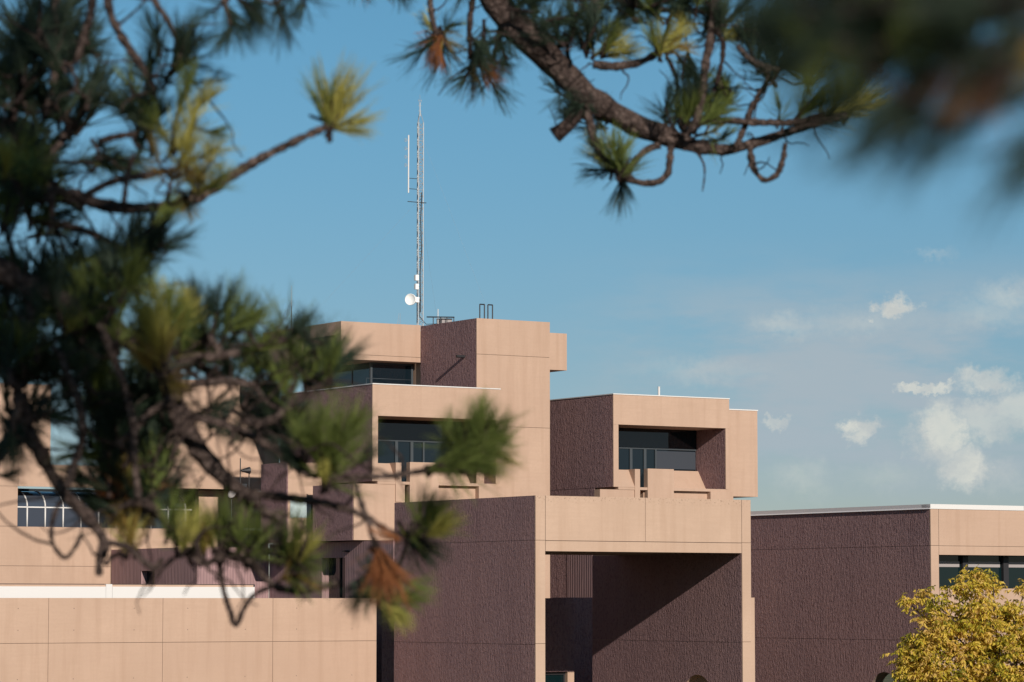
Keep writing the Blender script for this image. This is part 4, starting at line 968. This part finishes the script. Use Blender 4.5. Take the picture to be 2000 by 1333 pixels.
def near_pine():
    D = 2.6
    P = Pine('near pine out of focus in the top right corner with rusty dead needles', (1.9, 1.6, -1.72), 37)
    B = P.base
    P.limb([(B+Vector((0, 0, -.1)), .20), (B+Vector((.05, 0, 1.2)), .18), (B+Vector((0, .04, 2.6)), .16), (B+Vector((.06, 0, 4.2)), .13), (B+Vector((0, .05, 6.5)), .09), (B+Vector((.05, 0, 9)), .03)], 'trunk', knob=.06, sides=16)
    P.limb([(B+Vector((0, 0, 3.3)), .035), (Vector((1.35, 2.1, 1.25)), .026), (at(2350, 20, D), .016), (at(2080, 12, D), .012), (at(1860, 22, D), .010), (at(1660, 12, D), .008), (at(1560, 42, D), .005)], 'limb', 'dark_bark')
    P.limb([(at(2350, 20, D), .012), (at(2120, 122, D), .010), (at(1960, 102, D), .009), (at(1840, 112, D), .006)], 'limb', 'dark_bark')
    P.limb([(at(2080, 12, D), .009), (at(1960, -20, D), .008), (at(1800, -60, D), .006)], 'limb', 'dark_bark')
    y, g, d, r, t = 'yellow', 'green', 'deep', 'rust', 'tan'
    for q in [(1560, 90, 200, 200, d), (1590, 30, 195, 220, d), (1620, 110, 215, 200, d), (1640, 150, 205, 190, g), (1540, 40, 170, 160, d), (1700, 200, 215, 260, d, 5), (1800, 230, 218, 300, d, 5), (1900, 240, 222, 300, d, 5), (1700, 10, 200, 260, d), (1760, 130, 200, 240, d), (1680, 100, 190, 240, d), (1820, 60, 190, 260, d), (1900, 60, 200, 280, d), (1640, 60, 170, 260, d), (1660, 90, 220, 280, d), (1700, 60, 200, 260, d), (1750, 80, 210, 260, d), (1760, 40, 160, 300, d), (1680, 140, 210, 200, g), (1720, 150, 195, 200, g),
              (1860, 120, 200, 260, d), (1850, 80, 215, 260, d), (1820, 170, 235, 150, r), (1900, 140, 205, 190, r), (1960, 165, 225, 200, r), (1995, 120, 210, 220, r), (1940, 215, 222, 200, r), (2060, 190, 220, 200, d), (1940, 60, 210, 300, d), (1985, 170, 222, 330, d, 5), (1840, 190, 224, 300, d, 5), (2090, 260, 228, 330, d, 5),
              (1800, -20, 200, 300, d), (1900, 0, 210, 300, d), (2000, 20, 215, 320, d), (1780, -40, 240, 260, g), (1650, -20, 200, 240, d), (2060, 80, 200, 280, d), (1980, 60, 250, 240, g), (1850, 30, 250, 220, g), (1600, 0, 210, 200, d), (2030, 120, 240, 200, t), (1930, 180, 200, 150, d), (1720, 60, 240, 240, d), (1800, 100, 190, 260, d), (1900, 90, 190, 260, d)]:
        P.ptuft(q[0], q[1]-48, q[2], q[3]*.95, 'dull' if q[4] == r else q[4], D + P.rnd.uniform(-.12, .16), .1, q[5] if len(q) > 5 else P.rnd.choice((1, 3, 3, 5)))
    return P
NEAR = near_pine()

# unseen foliage added overhead and to the right, placed to shade the left pine
def added_shade_crown():
    rnd = random.Random(5); B = NEAR.base
    vs, fs, mi, tone = [], [], [], []
    limbs = []
    def spray(p, n):
        for _ in range(n):
            g = tuft_geo(rnd, 46, (12, 75), 1, 3, .011, False); L = rnd.uniform(.17, .24)
            q = p + Vector((rnd.gauss(0, .09), rnd.gauss(0, .14), rnd.gauss(0, .09)))
            m = Matrix.Translation(q) @ Vector((rnd.gauss(0, .6), rnd.gauss(0, .6), rnd.uniform(-.2, 1))).to_track_quat('Z', 'X').to_matrix().to_4x4() @ Matrix.Scale(L, 4)
            k = len(vs); vs.extend(m @ v for v in g[0]); fs.extend(tuple(k+i for i in f) for f in g[1]); mi.extend(g[2]); tone.extend(g[3])
    for h in range(SHADE_N):
        # left-pine points to be shaded, carried back along the sunlight to place the sprays
        u, v, dd = rnd.choice(SHADE_ZONES)(rnd)
        p = at(u, v, dd); yy = rnd.uniform(2.2, 6.0); q = p - SUN*((p.y-yy)/SUN.y)
        spray(q, 3); limbs.append(q)
    me = mesh_from('shade_crown', (vs, fs, mi, tone), [M['deep']])
    me.transform(Matrix.Translation(-B)); o = link('shade_crown', me, NEAR.o); o['kind'] = 'stuff'
    # unseen boughs added to carry the shading sprays
    for i in range(0, len(limbs), 9):
        q = limbs[i]; z = min(8.0, max(2.2, q.z+.2))
        NEAR.limb([(Vector((B.x, B.y, z)), .05), ((Vector((B.x, B.y, z))+q)/2 + Vector((0, 0, .15)), .035), (q, .012)], 'limb', 'dark_bark', sides=6)
def zone(u0, u1, v0, v1): return lambda r: (r.uniform(u0, u1), r.uniform(v0, v1), 11.3)
SHADE_ZONES = [zone(-180, 60, -60, 420), zone(-180, 70, 300, 560), zone(-160, 60, 540, 780), zone(-120, 110, 780, 1000)]
SHADE_N = 85
added_shade_crown()

# ------------------------------------------------------------------ yellowing broadleaf tree in front of the right wing
def broadleaf():
    rnd = random.Random(77); D = 84.0
    base = Vector((at(1975, 1300, D).x, D, -7.05))
    o = bpy.data.objects.new('broadleaf_tree', None); C.objects.link(o); o.location = base
    tag(o, 'yellowing broadleaf tree in the bottom right corner before the window band', 'tree')
    ctr = at(1975, 1330, D) - base
    def bough(pts, name): link(name, limb_mesh(name, smooth_path(pts, 1.6), rnd, 7, .1, 'bark'), o)
    top = ctr + Vector((0, 0, .6))
    bough([(Vector((0, 0, -.1)), .16), (Vector((.05, 0, 1.6)), .13), (Vector((-.03, .03, 3.2)), .10), (ctr + Vector((0, 0, -.4)), .07)], 'trunk')
    pxm = D/FPX
    def P(u, v, dy=0): return at(u, v, D) - base + Vector((0, dy, 0))
    lumps = [(1903, 1142, 32, 18), (1905, 1165, 42, 20), (1850, 1232, 60, 36), (1785, 1300, 36, 28), (1925, 1205, 50, 22), (1990, 1212, 45, 28), (1826, 1200, 30, 20), (1885, 1255, 75, 42), (1800, 1285, 48, 38), (1955, 1255, 70, 50), (1850, 1325, 85, 52), (1985, 1305, 85, 62), (2070, 1260, 80, 70), (1792, 1345, 50, 42), (1925, 1370, 105, 54), (2055, 1360, 95, 70), (1776, 1192, 9, 8), (1770, 1288, 16, 10), (2000, 1172, 18, 16), (1806, 1178, 10, 8), (1862, 1165, 11, 9), (1935, 1158, 14, 10), (1980, 1430, 160, 56), (1840, 1430, 90, 46)]
    tips = []
    for (u, v, ru, rv) in lumps:
        n = max(5, int(ru*rv/55))
        v -= 16; c = P(u, v, rnd.uniform(-.5, .5))
        bough([(ctr + Vector((0, 0, -.4)), .045), ((ctr + c)/2 + Vector((rnd.gauss(0, .1), rnd.gauss(0, .1), -.12)), .03), (c, .012)], 'branch')
        for _ in range(n):
            while True:
                x, y, z = rnd.uniform(-1, 1), rnd.uniform(-1, 1), rnd.uniform(-1, 1)
                if .2 < x*x+y*y+z*z < 1: break
            tips.append((P(u + x*ru, v - z*rv, y*ru*pxm*1.1), rnd.random(), c))
    vs, fs, tone = [], [], []
    sv, sf = [], []
    for p, hue, c in tips:
        hue = min(1, max(0, .5*hue + .5*rnd.random()))
        for _ in range(rnd.randint(5, 8)):                      # a spray of drooping leaflets on a thin stalk
            d = Vector((rnd.gauss(0, 1), rnd.gauss(0, 1), rnd.gauss(.1, .5))).normalized()
            q0 = p + Vector((rnd.gauss(0, .09), rnd.gauss(0, .09), rnd.gauss(0, .08)))
            Ls = rnd.uniform(.14, .26)
            for k in range(7):
                s = k/6; q = q0 + d*Ls*s + Vector((0, 0, -.25*Ls*s*s))
                side = (d.cross(Vector((0, 0, 1)))).normalized() * (1 if k % 2 else -1)
                ld = (side*.8 + d*.5 + Vector((rnd.gauss(0, .3), rnd.gauss(0, .3), -.75+rnd.gauss(0, .35)))).normalized()
                L = rnd.uniform(.095, .15); w = L*rnd.uniform(.17, .25)
                nn = ld.cross(Vector((rnd.gauss(0, 1), rnd.gauss(0, 1), rnd.gauss(0, 1)))).normalized(); cr = nn.cross(ld)*(w*.35)
                b = len(vs)
                vs += [q, q+ld*L*.45+nn*w+cr, q+ld*L*.45-nn*w+cr, q+ld*L+Vector((0, 0, -.012)), q+ld*L*.5]
                fs += [(b, b+4, b+1), (b, b+2, b+4), (b+1, b+4, b+3), (b+4, b+2, b+3)]
                t_ = min(1, max(0, hue + rnd.gauss(0, .16))); tone += [t_]*5
    me = bpy.data.meshes.new('foliage'); me.from_pydata([tuple(v) for v in vs], [], fs)
    a = me.attributes.new('tone', 'FLOAT', 'POINT'); a.data.foreach_set('value', tone)
    m = mat('autumn_leaves', (.2, .15, .03), .5, 0, .3); t = NT(m)
    at_ = t.n('ShaderNodeAttribute'); at_.attribute_name = 'tone'
    cr = t.n('ShaderNodeValToRGB'); e = cr.color_ramp.elements
    e[0].position = .12; e[0].color = (.22, .20, .02, 1); e[1].position = .92; e[1].color = (.66, .42, .14, 1)
    x = e.new(.30); x.color = (.54, .43, .04, 1); x = e.new(.62); x.color = (.78, .54, .085, 1)
    t.l(at_.outputs['Fac'], cr.inputs[0]); t.l(cr.outputs[0], t.b.inputs['Base Color'])
    tr = t.n('ShaderNodeBsdfTranslucent'); t.l(cr.outputs[0], tr.inputs['Color']); mx = t.n('ShaderNodeMixShader'); mx.inputs[0].default_value = .38
    t.l(t.b.outputs[0], mx.inputs[1]); t.l(tr.outputs[0], mx.inputs[2]); t.l(mx.outputs[0], t.t.nodes['Material Output'].inputs['Surface'])
    me.materials.append(m); f = link('foliage', me, o); f['kind'] = 'stuff'
broadleaf()
